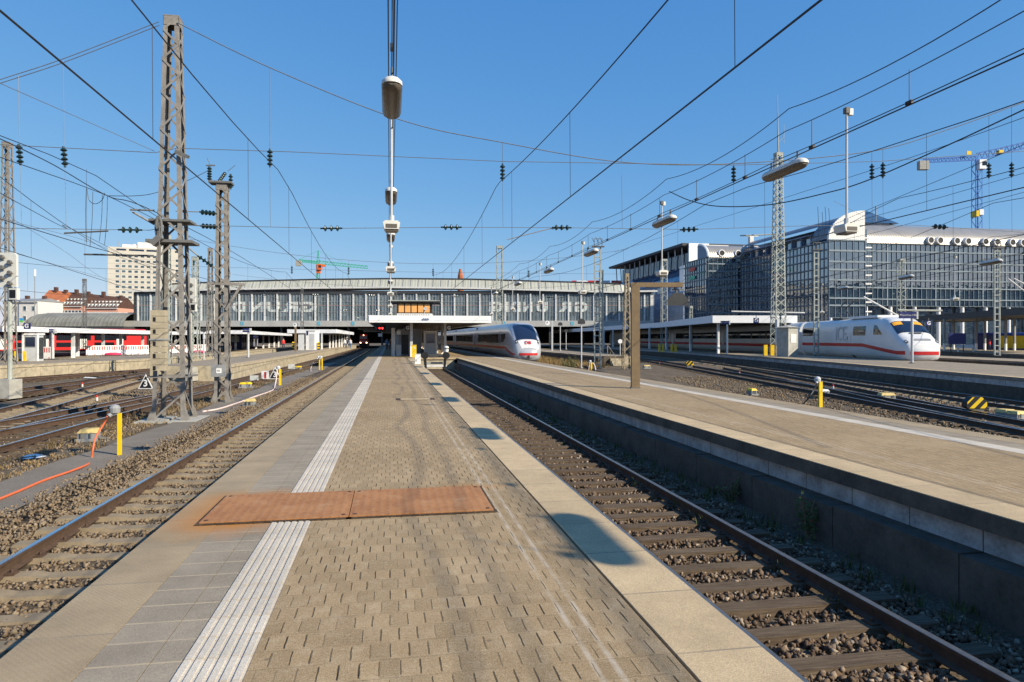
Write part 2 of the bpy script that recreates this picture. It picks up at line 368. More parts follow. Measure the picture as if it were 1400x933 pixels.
# platform beyond the bay track -------------------------------
lay('platform_coping',5.85,6.36,-12,62,-.19,.003,MAT['granite2'])
lay('platform_paving',6.365,9.33,-12,62,-.09,-.001,MAT['paver2'])
lay('platform_paving',6.405,9.33,62.006,190,-.09,-.002,MAT['paver2'])
lay('tactile_strip',9.335,9.70,-12,190,-.09,.002,MAT['tact'])
lay('platform_slabs',9.703,10.17,-12,190,-.09,-.002,MAT['slab'])
lay('platform_edge_slabs',10.173,10.66,-12,190,-.2,0,MAT['edgeslab'])
b=MB()
b.box(5.838,5.849,-12,62,-.19,-.006); ST_('platform_coping_face',b,MAT['concretedk']); b=MB(); y=-12
while y<61: b.box(5.945,6.05,y,y+.985,-.44,-.19); y+=1.0
ST_('platform_wall_blocks',b,MAT['band'])
b=MB(); y=-12
while y<61: b.box(5.66,6.0,y,y+1.985,-1.2,-.44-.012*(int(y)%3)); y+=2.0
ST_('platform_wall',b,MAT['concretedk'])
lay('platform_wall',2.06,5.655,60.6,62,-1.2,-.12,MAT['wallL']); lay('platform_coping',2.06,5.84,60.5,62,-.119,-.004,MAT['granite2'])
# left-hand and right-hand platforms of the fan
def platform(edge,width,side,z,wallm,topm,ends=True,name='platform',zb=-1.2):
    """edge: polyline seen first; side=+1 platform lies to +x of the edge"""
    L,Rr=strip_poly(edge,0 if side>0 else width,width if side>0 else 0); n=len(edge)
    b=MB(); vs=[(p.x,p.y,z) for p in L]+[(p.x,p.y,z) for p in Rr]; b.add(vs,[(i,n+i,n+i+1,i+1) for i in range(n-1)]); ST_(name+'_paving',b,topm)
    b=MB()
    for Q in (L,Rr):
        b.add([(p.x,p.y,z-.004) for p in Q]+[(p.x,p.y,zb) for p in Q],[(i,i+1,n+i+1,n+i) for i in range(n-1)])
    for k in (0,n-1): b.add([(L[k].x,L[k].y,z-.004),(Rr[k].x,Rr[k].y,z-.004),(Rr[k].x,Rr[k].y,zb),(L[k].x,L[k].y,zb)],[(0,1,2,3)])
    ST_(name+'_wall',b,wallm)
    # coping course
    b=MB(); sgn=-1 if side>0 else 1
    cl=L if side>0 else Rr
    A=[(p.x,p.y) for p in cl]
    ribbon(b,A,.05 if side>0 else .5,.5 if side>0 else .05,z+.006); ST_(name+'_coping',b,MAT['granite2'])
    b=MB()
    A2=strip_poly(A,.05,.05)[0 if side>0 else 1]
    b.add([(p.x,p.y,z+.004) for p in A2]+[(p.x,p.y,z-.16) for p in A2],[(i,i+1,n+i+1,n+i) for i in range(n-1)]); ST_(name+'_coping',b,wallm if wallm!=MAT['concretedk'] else MAT['cope'])
def joints(name,edge,z0,z1,side,m,pitch=1.2,out=.02):
    b=MB(); 
    for i in range(len(edge)-1):
        a,c=Vector(edge[i]),Vector(edge[i+1]); L=(c-a).length; d=(c-a)/L; nn=Vector((-d.y,d.x))*(1 if side>0 else -1)
        k=0
        while k<L-.05:
            p=a+d*k+nn*out*.5; q=a+d*min(k+pitch-.03,L)+nn*out*.5
            b.bar((p.x,p.y,(z0+z1)/2),(q.x,q.y,(z0+z1)/2),out*2,z1-z0); k+=pitch
    ST_(name,b,m)
PL1=[(-10.2,46.0),(-9.9,60),(-9.3,120),(-9.0,190)]
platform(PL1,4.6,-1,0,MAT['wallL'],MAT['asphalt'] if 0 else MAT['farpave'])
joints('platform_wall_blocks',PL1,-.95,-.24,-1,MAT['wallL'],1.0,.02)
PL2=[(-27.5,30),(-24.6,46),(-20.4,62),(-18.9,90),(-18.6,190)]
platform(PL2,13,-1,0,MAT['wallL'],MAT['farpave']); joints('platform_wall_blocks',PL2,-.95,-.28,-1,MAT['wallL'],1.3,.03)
P3=[(20.2,-6),(27.3,25.5),(33.0,50),(37.4,72),(42,100),(48,190)]
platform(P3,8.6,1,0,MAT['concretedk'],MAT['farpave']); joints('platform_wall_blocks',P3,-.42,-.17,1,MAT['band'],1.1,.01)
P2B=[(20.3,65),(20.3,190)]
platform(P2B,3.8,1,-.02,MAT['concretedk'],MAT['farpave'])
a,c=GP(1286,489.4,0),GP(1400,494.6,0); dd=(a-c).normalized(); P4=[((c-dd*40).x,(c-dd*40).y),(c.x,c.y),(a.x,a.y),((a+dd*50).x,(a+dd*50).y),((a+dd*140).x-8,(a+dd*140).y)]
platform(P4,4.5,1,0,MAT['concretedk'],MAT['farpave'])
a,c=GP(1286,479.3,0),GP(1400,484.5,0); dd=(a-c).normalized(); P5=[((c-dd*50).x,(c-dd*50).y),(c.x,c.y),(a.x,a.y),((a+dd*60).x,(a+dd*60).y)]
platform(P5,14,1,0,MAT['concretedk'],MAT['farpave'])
# ---------------------------------------------------------------- rails and sleepers
def densify(line,step=2.0):
    out=[]; pts=[Vector(p) for p in line]
    n=len(pts)
    for i in range(n-1):
        p0=pts[max(i-1,0)];p1=pts[i];p2=pts[i+1];p3=pts[min(i+2,n-1)]
        m=max(1,int((p2-p1).length/step))
        if n==2: m=max(1,m//4)
        for k in range(m):
            t=k/m; out.append(.5*((2*p1)+(p2-p0)*t+(2*p0-5*p1+4*p2-p3)*t*t+(3*p1-p0-3*p2+p3)*t**3))
    out.append(pts[-1]); return out
def sweep(mb,line,prof,off):          # profile (x across, z) swept along a 2-D line
    n=len(line); L=[]
    for i in range(n):
        d=(line[min(i+1,n-1)]-line[max(i-1,0)]).normalized(); L.append((line[i],Vector((d.y,-d.x))))
    vs=[];k=len(prof)
    for p,nr in L:
        for x,z in prof: q=p+nr*(off+x); vs.append((q.x,q.y,z))
    fs=[(i*k+j,i*k+(j+1)%k,(i+1)*k+(j+1)%k,(i+1)*k+j) for i in range(n-1) for j in range(k)]
    fs+= [tuple(range(k)),tuple((n-1)*k+j for j in range(k-1,-1,-1))]
    mb.add(vs,fs)
RT=-.76
RP=[(-.0625,-.155),(.0625,-.155),(.0625,-.142),(.011,-.118),(.011,-.045),(.035,-.034),(.036,-.004),(-.036,-.004),(-.035,-.034),(-.011,-.045),(-.011,-.118),(-.0625,-.142)]
RPZ=[(x,RT+z) for x,z in RP]; HEAD=[(-.033,RT-.006),(.033,RT-.006),(.034,RT-.003),(.026,RT),(-.026,RT),(-.034,RT-.003)]
def along(line,step,jit=0):
    acc=0;out=[];nxt=0
    for i in range(len(line)-1):
        a,b_=line[i],line[i+1];L=(b_-a).length
        while nxt<=acc+L: t=(nxt-acc)/L; out.append((a.lerp(b_,t),math.atan2(b_.y-a.y,b_.x-a.x))); nxt+=step
        acc+=L
    return out
def track(line,sleeper,bed,near=0,label=None,top='railtop',step=.63,bedw=1.75):
    ln=densify(line); root=T('railway_track',None,None); root['kind']='structure'
    b=MB(); L,Rr=strip_poly(ln,bedw,bedw); L2,R2=strip_poly(ln,bedw+.5,bedw+.5); n=len(ln)
    rows=[(L2,-.975),(L,RT-.2),(Rr,RT-.2),(R2,-.975)]
    vs=[(p.x,p.y,z+TZ[0]) for q,z in rows for p in q]; b.add(vs,[(r*n+i,(r+1)*n+i,(r+1)*n+i+1,r*n+i+1) for r in range(3) for i in range(n-1)])
    b.build('ballast_bed',MAT[bed],root,True)
    for s in(-.7525,.7525):
        m=MB(); sweep(m,ln,RPZ,s); r=m.build('rail',MAT['railside'],root)
        m=MB(); sweep(m,ln,HEAD,s); m.build('running_surface',MAT[top],r)
    sl=along(ln,step); rest=MB(); fit=MB(); cnt=0
    for p,a in sl:
        rz=a-math.pi/2+random.uniform(-.012,.012); zt=RT-.14+random.uniform(-.012,.008)
        m=MB(); c=(p.x+random.uniform(-.04,.04),p.y,zt-.08)
        if sleeper=='sleepc':
            mm=Matrix.Rotation(rz,3,'Z'); prof=[(-1.3,.0,.0),(-1.25,0,.09),(-.45,0,.09),(-.3,0,.06),(.3,0,.06),(.45,0,.09),(1.25,0,.09),(1.3,0,.0)]
            vs=[];k=len(prof)
            for sy,w in((-1,.13),(1,.13)):
                for x,_,z in prof: vs.append(Vector(c)+mm@Vector((x,sy*(w-.03*(z>0)),z-.005)))
                for x,_,z in prof: vs.append(Vector(c)+mm@Vector((x,sy*w,-.06)))
            fs=[]
            for i in range(k-1): fs+= [(i,i+1,2*k+i+1,2*k+i),(i,k+i,k+i+1,i+1),(2*k+i,2*k+i+1,3*k+i+1,3*k+i)]
            m.add(vs,fs)
        else: m.cbox(c,2.6,random.uniform(.18,.225),.16,rz+random.uniform(-.015,.015))
        if cnt<near: m.build('sleeper',MAT[sleeper],root); 
        else: rest.add(m.v,m.f)
        if p.y<26 and near:
            for s in(-.7525,.7525):
                for e in(-1,1):
                    q=Vector((p.x,p.y))+Vector((math.cos(rz),math.sin(rz)))*(s+e*.1)
                    fit.cbox((q.x,q.y,RT-.135),.09,.13,.035,rz); fit.cyl((q.x,q.y,RT-.13),(q.x,q.y,RT-.085),.02,6)
        cnt+=1
    if rest.v: o=rest.build('sleeper',MAT[sleeper],root); o['kind']='stuff'
    if fit.v: o=fit.build('rail_fastening',MAT['railside'],root); o['kind']='stuff'
    return root
TZ=[0]
track([(-3.5,-6),(-3.5,190)],'sleepc','ballast',90)
TZ[0]=-.03
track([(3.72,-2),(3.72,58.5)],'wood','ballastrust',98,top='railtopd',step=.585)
tk=[([(-9.6,-4),(-9.6,24),(-8.95,40),(-8.5,52),(-7.6,120),(-7.4,200)],'wood'),
 ([(-14.2,4),(-12.4,14),(-10.8,23),(-9.55,34)],'wood'),
 ([(-10.4,2),(-12.65,25),(-15.2,43),(-16.5,58),(-16.0,90),(-15.8,190)],'sleepc'),
 ([(-18.6,8),(-17.7,35),(-17.0,52),(-16.45,66)],'wood'),
 ([(-27.5,24),(-22.3,49.5),(-18.9,61),(-16.5,82)],'wood'),
 ([(12.35,-6),(12.35,190)],'sleepc'),
 ([(14.6,2),(17.75,15.8),(20.4,28),(23.3,42),(26.5,58),(30.5,80),(34,110)],'wood'),
 ([(18.2,0),(22.6,18),(28.5,43),(34.5,70),(39.5,98),(46,190)],'sleepc'),
 ([(16.6,11),(19.6,22),(24.0,36),(29,54.5)],'wood'),
 ([(12.35,20),(12.9,34),(15.0,50),(17.6,66),(18.4,90),(18.4,190)],'wood')]
for i,(l,s) in enumerate(tk):
    TZ[0]=-.004*i-.008; track(l,s,'ballast' if i<5 else 'ballastrust',0,bedw=1.5)
# ---------------------------------------------------------------- loose ballast stones (counted by nobody)
def rocks(name,pts,sizes,m,zs):
    iv=np.array([(-1,-1,-1),(1,-1,-1),(1,1,-1),(-1,1,-1),(-1,-1,1),(1,-1,1),(1,1,1),(-1,1,1)],float)/1.45
    ifc=np.array([(0,3,2),(0,2,1),(4,5,6),(4,6,7),(0,1,5),(0,5,4),(1,2,6),(1,6,5),(2,3,7),(2,7,6),(3,0,4),(3,4,7)])
    N=len(pts); rng=np.random.default_rng(5)
    v=np.repeat(iv[None],N,0)*(1+rng.uniform(-.4,.3,(N,8,1)))+rng.uniform(-.22,.22,(N,8,3))
    v*=rng.uniform(.45,1.3,(N,1,3))
    q=rng.normal(size=(N,4)); q/=np.linalg.norm(q,axis=1,keepdims=True); w,x,y,z=q.T
    Rm=np.stack([np.stack([1-2*(y*y+z*z),2*(x*y-z*w),2*(x*z+y*w)],-1),np.stack([2*(x*y+z*w),1-2*(x*x+z*z),2*(y*z-x*w)],-1),np.stack([2*(x*z-y*w),2*(y*z+x*w),1-2*(x*x+y*y)],-1)],1)
    v=np.einsum('nij,nkj->nki',Rm,v)*np.array(sizes)[:,None,None]
    v[:,:,0]+=pts[:,0,None]; v[:,:,1]+=pts[:,1,None]; v[:,:,2]+=np.array(zs)[:,None]
    v=v.reshape(-1,3); f=(ifc[None]+np.arange(N)[:,None,None]*8).reshape(-1,3)
    me=bpy.data.meshes.new(name); me.vertices.add(len(v)); me.vertices.foreach_set('co',v.ravel())
    me.loops.add(f.size); me.loops.foreach_set('vertex_index',f.ravel().astype(np.int32)); me.polygons.add(len(f))
    me.polygons.foreach_set('loop_start',np.arange(0,f.size,3,dtype=np.int32)); me.polygons.foreach_set('loop_total',np.full(len(f),3,np.int32))
    me.materials.append(m); me.update(calc_edges=True); me.validate()
    o=bpy.data.objects.new(name,me); C.objects.link(o); o['kind']='stuff'; return o
def scatter(n,x0,x1,y0,y1,power=1.8):
    u=np.random.rand(n); y=y0+(y1-y0)*u**power; x=np.random.uniform(x0,x1,n); return np.stack([x,y],1)
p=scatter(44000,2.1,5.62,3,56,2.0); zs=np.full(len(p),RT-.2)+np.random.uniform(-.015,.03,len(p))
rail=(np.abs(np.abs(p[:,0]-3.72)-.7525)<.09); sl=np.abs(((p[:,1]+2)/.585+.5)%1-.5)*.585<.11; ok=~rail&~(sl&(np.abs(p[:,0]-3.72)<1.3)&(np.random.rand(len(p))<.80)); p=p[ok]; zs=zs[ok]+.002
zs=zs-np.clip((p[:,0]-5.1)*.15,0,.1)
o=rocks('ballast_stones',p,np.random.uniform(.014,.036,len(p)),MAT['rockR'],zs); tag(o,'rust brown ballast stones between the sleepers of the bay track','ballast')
p=scatter(52000,-6.0,-2.1,3.2,48); zs=np.full(len(p),RT-.2)+np.random.uniform(-.02,.025,len(p))
zs=np.where(p[:,0]<-5.2,-.94+np.clip((p[:,0]+6.0)*.09,0,.06)+np.random.uniform(-.02,.02,len(p)),zs); zs=np.where((p[:,0]>-5.2)&(p[:,0]<-4.4),RT-.16+np.random.uniform(-.03,.01,len(p)),zs)
rail=(np.abs(np.abs(p[:,0]+3.5)-.7525)<.09); sl=np.abs(((p[:,1]+6)/.63+.5)%1-.5)*.63<.13; sl=sl&(np.abs(p[:,0]+3.5)<1.28)&(np.random.rand(len(p))<.93); keep=~sl&~rail&~((p[:,0]<-5.55)&(np.random.rand(len(p))<.6)); p=p[keep]; zs=zs[keep]
o=rocks('ballast_stones',p,np.random.uniform(.014,.034,len(p)),MAT['rockL'],zs); tag(o,'tan ballast stones along the track left of the main platform','ballast')
p=scatter(15000,-13,-7.2,12,45,1.5); zs=np.full(len(p),-.955)+np.random.uniform(-.02,.02,len(p))
o=rocks('ballast_stones',p,np.random.uniform(.012,.04,len(p)),MAT['rockL'],zs); tag(o,'scattered pebbles and ballast over the left yard','ballast')
p=scatter(14000,12.5,24,12,45,1.5); p[:,0]+=(p[:,1]-14)*.2; zs=np.full(len(p),-.955)+np.random.uniform(-.01,.03,len(p))
o=rocks('ballast_stones',p,np.random.uniform(.02,.05,len(p)),MAT['rockL'],zs); tag(o,'ballast stones between the tracks of the right yard','ballast')
# ---------------------------------------------------------------- grass and weeds
def tufts(name,spots,h,nb,m,label,w=.012,spread=.12):
    b=MB()
    for x,y,z,s in spots:
        for k in range(nb):
            a=random.uniform(0,6.28); r=random.uniform(0,spread); bx,by=x+r*math.cos(a),y+r*math.sin(a); hh=h*s*random.uniform(.4,1.1); ln=random.uniform(.1,.6)*hh
            a2=random.uniform(0,6.28); dx,dy=ln*math.cos(a2),ln*math.sin(a2); px,py=-math.sin(a2)*w,math.cos(a2)*w
            b.add([(bx-px,by-py,z),(bx+px,by+py,z),(bx+dx*.5+px*.7,by+dy*.5+py*.7,z+hh*.6),(bx+dx*.5-px*.7,by+dy*.5-py*.7,z+hh*.6),(bx+dx,by+dy,z+hh)],[(0,1,2,3),(3,2,4)])
    return tag(b.build(name,m),label,'grass',kind='stuff')
sp=[(random.uniform(14.6,19.8),random.uniform(60,90),-.95,1) for _ in range(420)]
tufts('dry_grass',sp,.55,14,MAT['grass'],'dry straw coloured grass in front of the silver express train',.02,.25)
sp=[(random.uniform(-8.6,-7.0),random.uniform(14,70),-.95,random.uniform(.3,1)) for _ in range(700)]
tufts('dry_grass',sp,.16,8,MAT['grass'],'short dry weeds on the earth strip beside the service path',.01,.2)
sp=[(random.uniform(5.1,5.6),random.uniform(4,30),-.95,random.uniform(.4,1.1)) for _ in range(110)]+[(random.choice((2.9,4.55,4.4))+random.uniform(-.1,.1),random.uniform(5,22),-.93,.8) for _ in range(36)]
tufts('weeds',sp,.2,9,MAT['leaf'],'sparse green weeds along the bay track and its wall',.008,.1)
# ---------------------------------------------------------------- masts
def lattice(t,h,wb,wt,n,m,leg=.12,br=.06,cap=True,names=('leg','bracing'),foot=None,wyb=None,wyt=None,cross=False):
    """four tapering angle-iron legs with zigzag bracing, standing at the thing's origin"""
    wyb=wyb or wb; wyt=wyt or wt
    def cor(i,z):
        k=z/h; x=(wb+(wt-wb)*k)/2; y=(wyb+(wyt-wyb)*k)/2; sx,sy=((-1,-1),(1,-1),(1,1),(-1,1))[i]; return Vector((sx*x,sy*y,z))
    for i in range(4):
        p,q=cor(i,0),cor(i,h); sx,sy=((-1,-1),(1,-1),(1,1),(-1,1))[i]; b=MB(); th=leg*.16
        vs=[]
        for o in (p,q):
            vs+=[o,o-Vector((sx*leg,0,0)),o-Vector((sx*leg,-0*sy+sy*th,0))+Vector((0,0,0)),o-Vector((sx*th,sy*th,0)),o-Vector((sx*th,sy*leg,0)),o-Vector((0,sy*leg,0))]
        fs=[(k,(k+1)%6,6+(k+1)%6,6+k) for k in range(6)]+[tuple(range(5,-1,-1)),tuple(range(6,12))]
        b.add(vs,fs)
        if foot: b.cbox(p+Vector((0,0,.03)),foot,foot,.06); b.prism([p+Vector((-sx*.02,0,.05)),p+Vector((sx*foot*.6,0,.05)),p+Vector((-sx*.02,0,.45))],(0,-sy*.02,0))
        b.build(names[0],m,t)
    b=MB(); zs=[h*(1-(1-i/n)**1.0) for i in range(n+1)]
    # panels shrink upwards with the width
    tot=0;acc=[0]
    for i in range(n): k=i/n; acc.append(acc[-1]+(wb+(wt-wb)*k))
    zs=[h*a/acc[-1] for a in acc]
    for f in range(4):
        i,j=f,(f+1)%4
        for k in range(n):
            a,c=(i,j) if (k+(f%2))%2==0 else (j,i)
            p,q=cor(a,zs[k]),cor(c,zs[k+1]); o=(p+q)*.5; o.z=0; o=o.normalized()*.012
            b.bar(p+o,q+o,br,.014,up=o.normalized())
            if cross: p,q=cor(c,zs[k]),cor(a,zs[k+1]); b.bar(p+o*2.2,q+o*2.2,br,.014,up=o.normalized())
    b.build(names[1],m,t)
    if cap:
        b=MB(); z0=h-.28
        for f in range(4):
            p,q,r_,s_=cor(f,z0),cor((f+1)%4,z0),cor((f+1)%4,h+.02),cor(f,h+.02); o=(p+q)*.5; o.z=0; o=o.normalized()*.014
            b.add([p+o,q+o,r_+o,s_+o],[(0,1,2,3)])
        b.cbox((0,0,h+.03),wt+.04,wyt+.04,.03)
        b.build('top_plate',m,t)
    return cor
MLp,MRp=MAT['mastL'],MAT['mastR']
# big mast with tensioning weights
b0=GP(230,576,-.93); dA=dep(b0); A0=Vector((b0.x,b0.y+.5,-.93)); hA=zat(17,dA)+.93
mA=T('lattice_mast','tallest brown grey lattice mast with stacked concrete weights, left of the platform','mast',A0)
cA=lattice(mA,hA,1.0,.44,19,MLp,.125,.065,foot=.24)
b=MB()
for s in(-1,1): b.bar((-.62,s*.56,1.42),(.62,s*.56,1.42),.07,.05); b.bar((s*.56,-.62,1.42),(s*.56,.62,1.42),.07,.05)
b.build('horizontal_strut',MLp,mA)
for x in(-.5,.5): MB().box(x-.42,x+.42,-.85,.85,-.12,.025).build('foundation',MAT['concrete'],mA)
for q in (MB().box(-.62,.62,-.42,.42,zat(302,dA)+.93,zat(302,dA)+1.0),MB().box(-.7,.7,-.46,.46,zat(331,dA)+.93,zat(331,dA)+1.02),MB().bar((.2,-.45,zat(206,dA)+.93),(.62,-.5,zat(214,dA)+.93),.1)): q.build('cross_beam',MAT['mastdark'],mA)
b=MB(); zw=zat(312,dA)+.93
for r in(.36,.3): b.tube([(-.27+r*math.cos(a*math.pi/10)*.25,-.55,zw+r*math.sin(a*math.pi/10)) for a in range(21)],.035,6)
for a in range(6): b.bar((-.27,-.55,zw),(-.27+.08*math.cos(a),-.55,zw+.34*math.sin(a*1.05)),.03)
b.cyl((-.27,-.64,zw),(-.27,-.46,zw),.07,10); b.bar((-.45,-.55,zw-.55),(-.2,-.55,zw-.3),.3,.18); b.build('pulley_wheel',MAT['mastdark'],mA)
zt,zb_=zat(425,dA)+.93,zat(507,dA)+.93; b=MB(); nw=10; hh=(zt-zb_)/nw
wt_=T('tension_weight','stack of tan concrete tension weights hanging at the tall lattice mast','weight',A0+Vector((-.22,-.66,zb_)))
for k in range(nw):
    m=MB(); m.box(-.215,.215,-.16,.16,k*hh+.012,(k+1)*hh); 
    if k%2==0: m.mi(1).box(-.135,-.055,-.168,-.1,k*hh+.03,(k+1)*hh-.03)
    m.build('weight_block',[MAT['weight'],MAT['black']],wt_)
MB().cyl((0,0,zt-zb_),(0,0,zw-zb_),.018,6).build('rope',MAT['mastdark'],wt_)
MB().box(-.24,.24,-.19,.19,hh*5.05,hh*5.05+.05).build('clamp_band',MAT['grey'],wt_)
# second mast with disconnector and number box
b0=GP(302,550.5,-.93); dB=dep(b0); B0=Vector((b0.x,b0.y+.3,-.93)); hB=zat(250,dB)+.93
mB=T('lattice_mast','shorter lattice mast with insulators on top and a number box, right of the tall mast','mast',B0)
cB=lattice(mB,hB,.56,.42,18,MLp,.13,.06,foot=.2)
b=MB(); b.box(-.5,.4,-.3,.3,hB,hB+.08); b.bar((-.45,0,hB+.02),(-.55,0,hB+.42),.06); b.build('top_beam',MAT['mastdark'],mB)
b=MB(); b.insul((-.52,0,hB+.12),(-.52,0,hB+.72),5,.12,.05); b.insul((-.15,0,hB+.1),(.12,0,hB+.5),5,.1,.05); b.insul((.32,0,hB-.2),(.32,0,hB+.45),4,.11,.04); b.build('insulator',MAT['insul'],mB)
b=MB(); b.bar((-.66,0,hB+.76),(-.3,0,hB+.78),.05); b.tube([(-.5,0,hB+.8),(-.62,0,hB+1.1)],.012,4); b.tube([(.2,0,hB+.55),(.5,0,hB+.82)],.012,4); b.build('switch_arm',MAT['mastdark'],mB)
z1=zat(388,dB)+.93; b=MB(); b.bar((-.5,-.3,z1),(.95,-.3,z1-.03),.1); b.bar((.2,-.3,z1-1.1),(.8,-.3,z1-.05),.09); b.build('bracket',MLp,mB)
z2=zat(507,dB)+.93; bx=MB().box(-.36,.2,-.46,-.28,z2-.25,z2+.25).build('number_box',MAT['grey'],mB); MB().box(-.14,.06,-.475,-.462,z2-.1,z2+.1).build('number_plate',MAT['white'],bx)
text('lettering','41',.15,MAT['black'],bx,(-.04,-.48,z2),(R(90),0,0),.002)
# farther lattice masts on the left
def simple_mast(px,pyb,pyt,zb,wpx,wtpx,label,m,n=14,leg=.09,br=.05,cross=False,ant=0):
    p=GP(px,pyb,zb); d=dep(p); h=zat(pyt,d)-zb
    t=T('lattice_mast',label,'mast',(p.x,p.y,zb),-TH*.4); lattice(t,h,wpx*d/FPX,wtpx*d/FPX,n,m,leg,br,cross=cross); return t,h,d,p
def mast_at(px,d,pyt,zb,wpx,wtpx,label,m,n=14,leg=.09,br=.05,cross=False):
    p=P(px,HY,d); h=zat(pyt,d)-zb; t=T('lattice_mast',label,'mast',(p.x,p.y,zb),-TH*.4); lattice(t,h,wpx*d/FPX,wtpx*d/FPX,n,m,leg,br,cross=cross); return t,h,d,p
mast_at(10,46,196,0,17,9,'tall lattice mast at the far left behind the grey signal head',MLp,18,.1,.06)
mast_at(228,50,322,-.93,11,8,'lattice mast seen through the bracing of the tallest mast',MAT['mastR'],16)
mast_at(267,58,352,0,11,7,'thin lattice mast behind the second grey signal head',MAT['mastR'],14)
mast_at(287.5,63,340,0,9,5,'thin lattice mast left of the mast with the number box',MLp,16)
mast_at(115.5,95,382,0,5,4,'small dark lattice mast in front of the red tiled roofs',MAT['mastdark'],14,.07,.04)
# right-hand masts ------------------------------------------
def frame_mast(px,pyb,pyt,zb,w,label,n,top=True,d=None):
    p=GP(px,pyb,zb) if d is None else Vector((P(px,HY,d).x,P(px,HY,d).y,zb)); d=dep(p); h=zat(pyt,d)-zb; t=T('frame_mast',label,'mast',(p.x,p.y,zb),-TH)
    for s in(-1,1): MB().box(s*w/2-.05,s*w/2+.05,-.09,.09,0,h).build('leg',MRp,t)
    for k in range(n): z=h*(k+.6)/n; MB().box(-w/2+.05,w/2-.05,-.08,.08,z-.045,z+.045).build('rung',MRp,t)
    MB().box(-w/2-.1,w/2+.1,-.15,.15,.0,.06).build('base_plate',MAT['mastdark'],t)
    if top:
        b=MB(); b.box(-w/2-.25,w/2+.35,-.25,.25,h,h+.06)
        for s in(-.3,.05,.4): b.bar((s,0,h),(s,0,h+.75),.05); b.tube([(s,0,h+.4),(s-.2,.1,h+.9)],.02,4)
        b.bar((-.3,-.2,h+.7),(.4,-.2,h+.7),.05); b.build('switch_gear',MAT['mastdark'],t)
    return t,h,d,p
frame_mast(817,504,338,-.93,.5,'ladder-like grey mast on the ground right of the silver train',17)
frame_mast(1116,487,342,0,.42,'ladder-like grey mast on the platform beside the concrete hut',18)
frame_mast(1363,486.5,340,0,.5,'ladder-like mast at the right edge before the dark canopy',17)
mast_at(1232,92,355,-.4,8,8,'pair of slim mast legs rising behind the white train nose',MAT['mastR'],22)
t,h,d,p=simple_mast(1064,486,210,0,16.5,9,'tallest white lattice mast with an aerial on top, in front of the glass offices',MRp,26,.12,.07,True)
b=MB(); b.tube([(0,0,h),(-.05,0,h+2.5),(-.1,0,h+(210-130)/FPX*d)],[.09,.06,.03],6); b.tube([(.1,0,h+1.2),(.5,0,h+1.6),(.62,0,h+2.4)],.03,5); b.tube([(.62,0,h+1.0),(.62,0,h+3.0)],.025,5); b.bar((-.8,0,h-.6),(1,0,h-.75),.06); b.build('aerial',MAT['mastR'],t)
simple_mast(857,505,375,-.93,12,5,'rust brown lattice mast just left of the timber gallows',MAT['mastbrown'],15,.11,.06)
mast_at(683,88,337,-.93,10,8,'lattice mast rising behind the silver express train',MRp,20,.1,.05)
mast_at(908,112,355,0,8,7,'white lattice mast behind the arm of the timber gallows',MRp,20,.1,.05)
mast_at(822,80,370,-.93,5,5,'slim lattice mast in front of the right end of the hall',MRp,18,.08,.04)
mast_at(944.5,105,419,0,4,4,'short grey mast top above the long canopy edge',MRp,12,.08,.05)
mast_at(413,150,395,0,4,3,'thin mast in front of the mirrored letters of the hall glass',MAT['mastdark'],14,.08,.05)
mast_at(541,140,398,3,4,3,'thin mast rising behind the control cabin roof',MAT['mastdark'],10,.08,.05)
# signal heads seen from behind -----------------------------
def signal(px,pyb,zb,pytop,pybot,label,wpx,plinth=True):
    p=GP(px,pyb,zb); d=dep(p); k=d/FPX; t=T('railway_signal',label,'signal',(p.x,p.y,zb),-TH)
    z0,z1=zat(pybot,d)-zb,zat(pytop,d)-zb; w=wpx*k
    b=MB(); b.prism([(-w/2,0,z0),(w/2,0,z0),(w/2,0,z1-.1),(w/2-.12,0,z1),(-w/2+.12,0,z1),(-w/2,0,z1-.1)],(0,-.12,0)); hd=b.build('signal_head',MAT['lampwhite'],t)
    b=MB()
    for i in range(6):
        x=(-.22 if i%2 else .2)*w; z=z0+(i+.7)/6.6*(z1-z0); b.lathe([(.02,0),(.11*w,.02),(.13*w,.12),(.1*w,.14)],10,(0,0,0)); 
        vs=b.v[-40:]; b.v[-40:]=[(x+v[0],-.12-v[2],z+v[1]) for v in vs]
        b.bar((x-.15*w,-.2,z-.12*w),(x+.2*w,-.2,z-.05*w),.03)
    b.build('lamp_hood',MAT['mastdark'],hd)
    MB().cyl((0,.05,.5),(0,.05,z0),.1,10).build('post',MAT['mastR'],t)
    b=MB(); b.box(.05,w/2,-.1,.1,z0-.55,z0-.05); b.mi(1).box(.09,w/2-.05,-.115,-.1,z0-.48,z0-.12); b.build('indicator_box',[MAT['lampwhite'],MAT['black']],t)
    if plinth: MB().box(-.42,.3,-.4,.4,0,.85).build('concrete_plinth',MAT['concrete'],t)
    b=MB()
    for i in range(8): b.bar((.1,.05,.9+i*.42),(.22,.05,.9+i*.42),.03)
    b.build('climbing_rung',MAT['mastR'],t)
    return t
signal(12.5,545,-.93,346,393,'grey signal head on a post with a concrete block at the far left',25)
signal(260,521,-.93,380,414,'grey signal head seen from behind between the two near lattice masts',17)
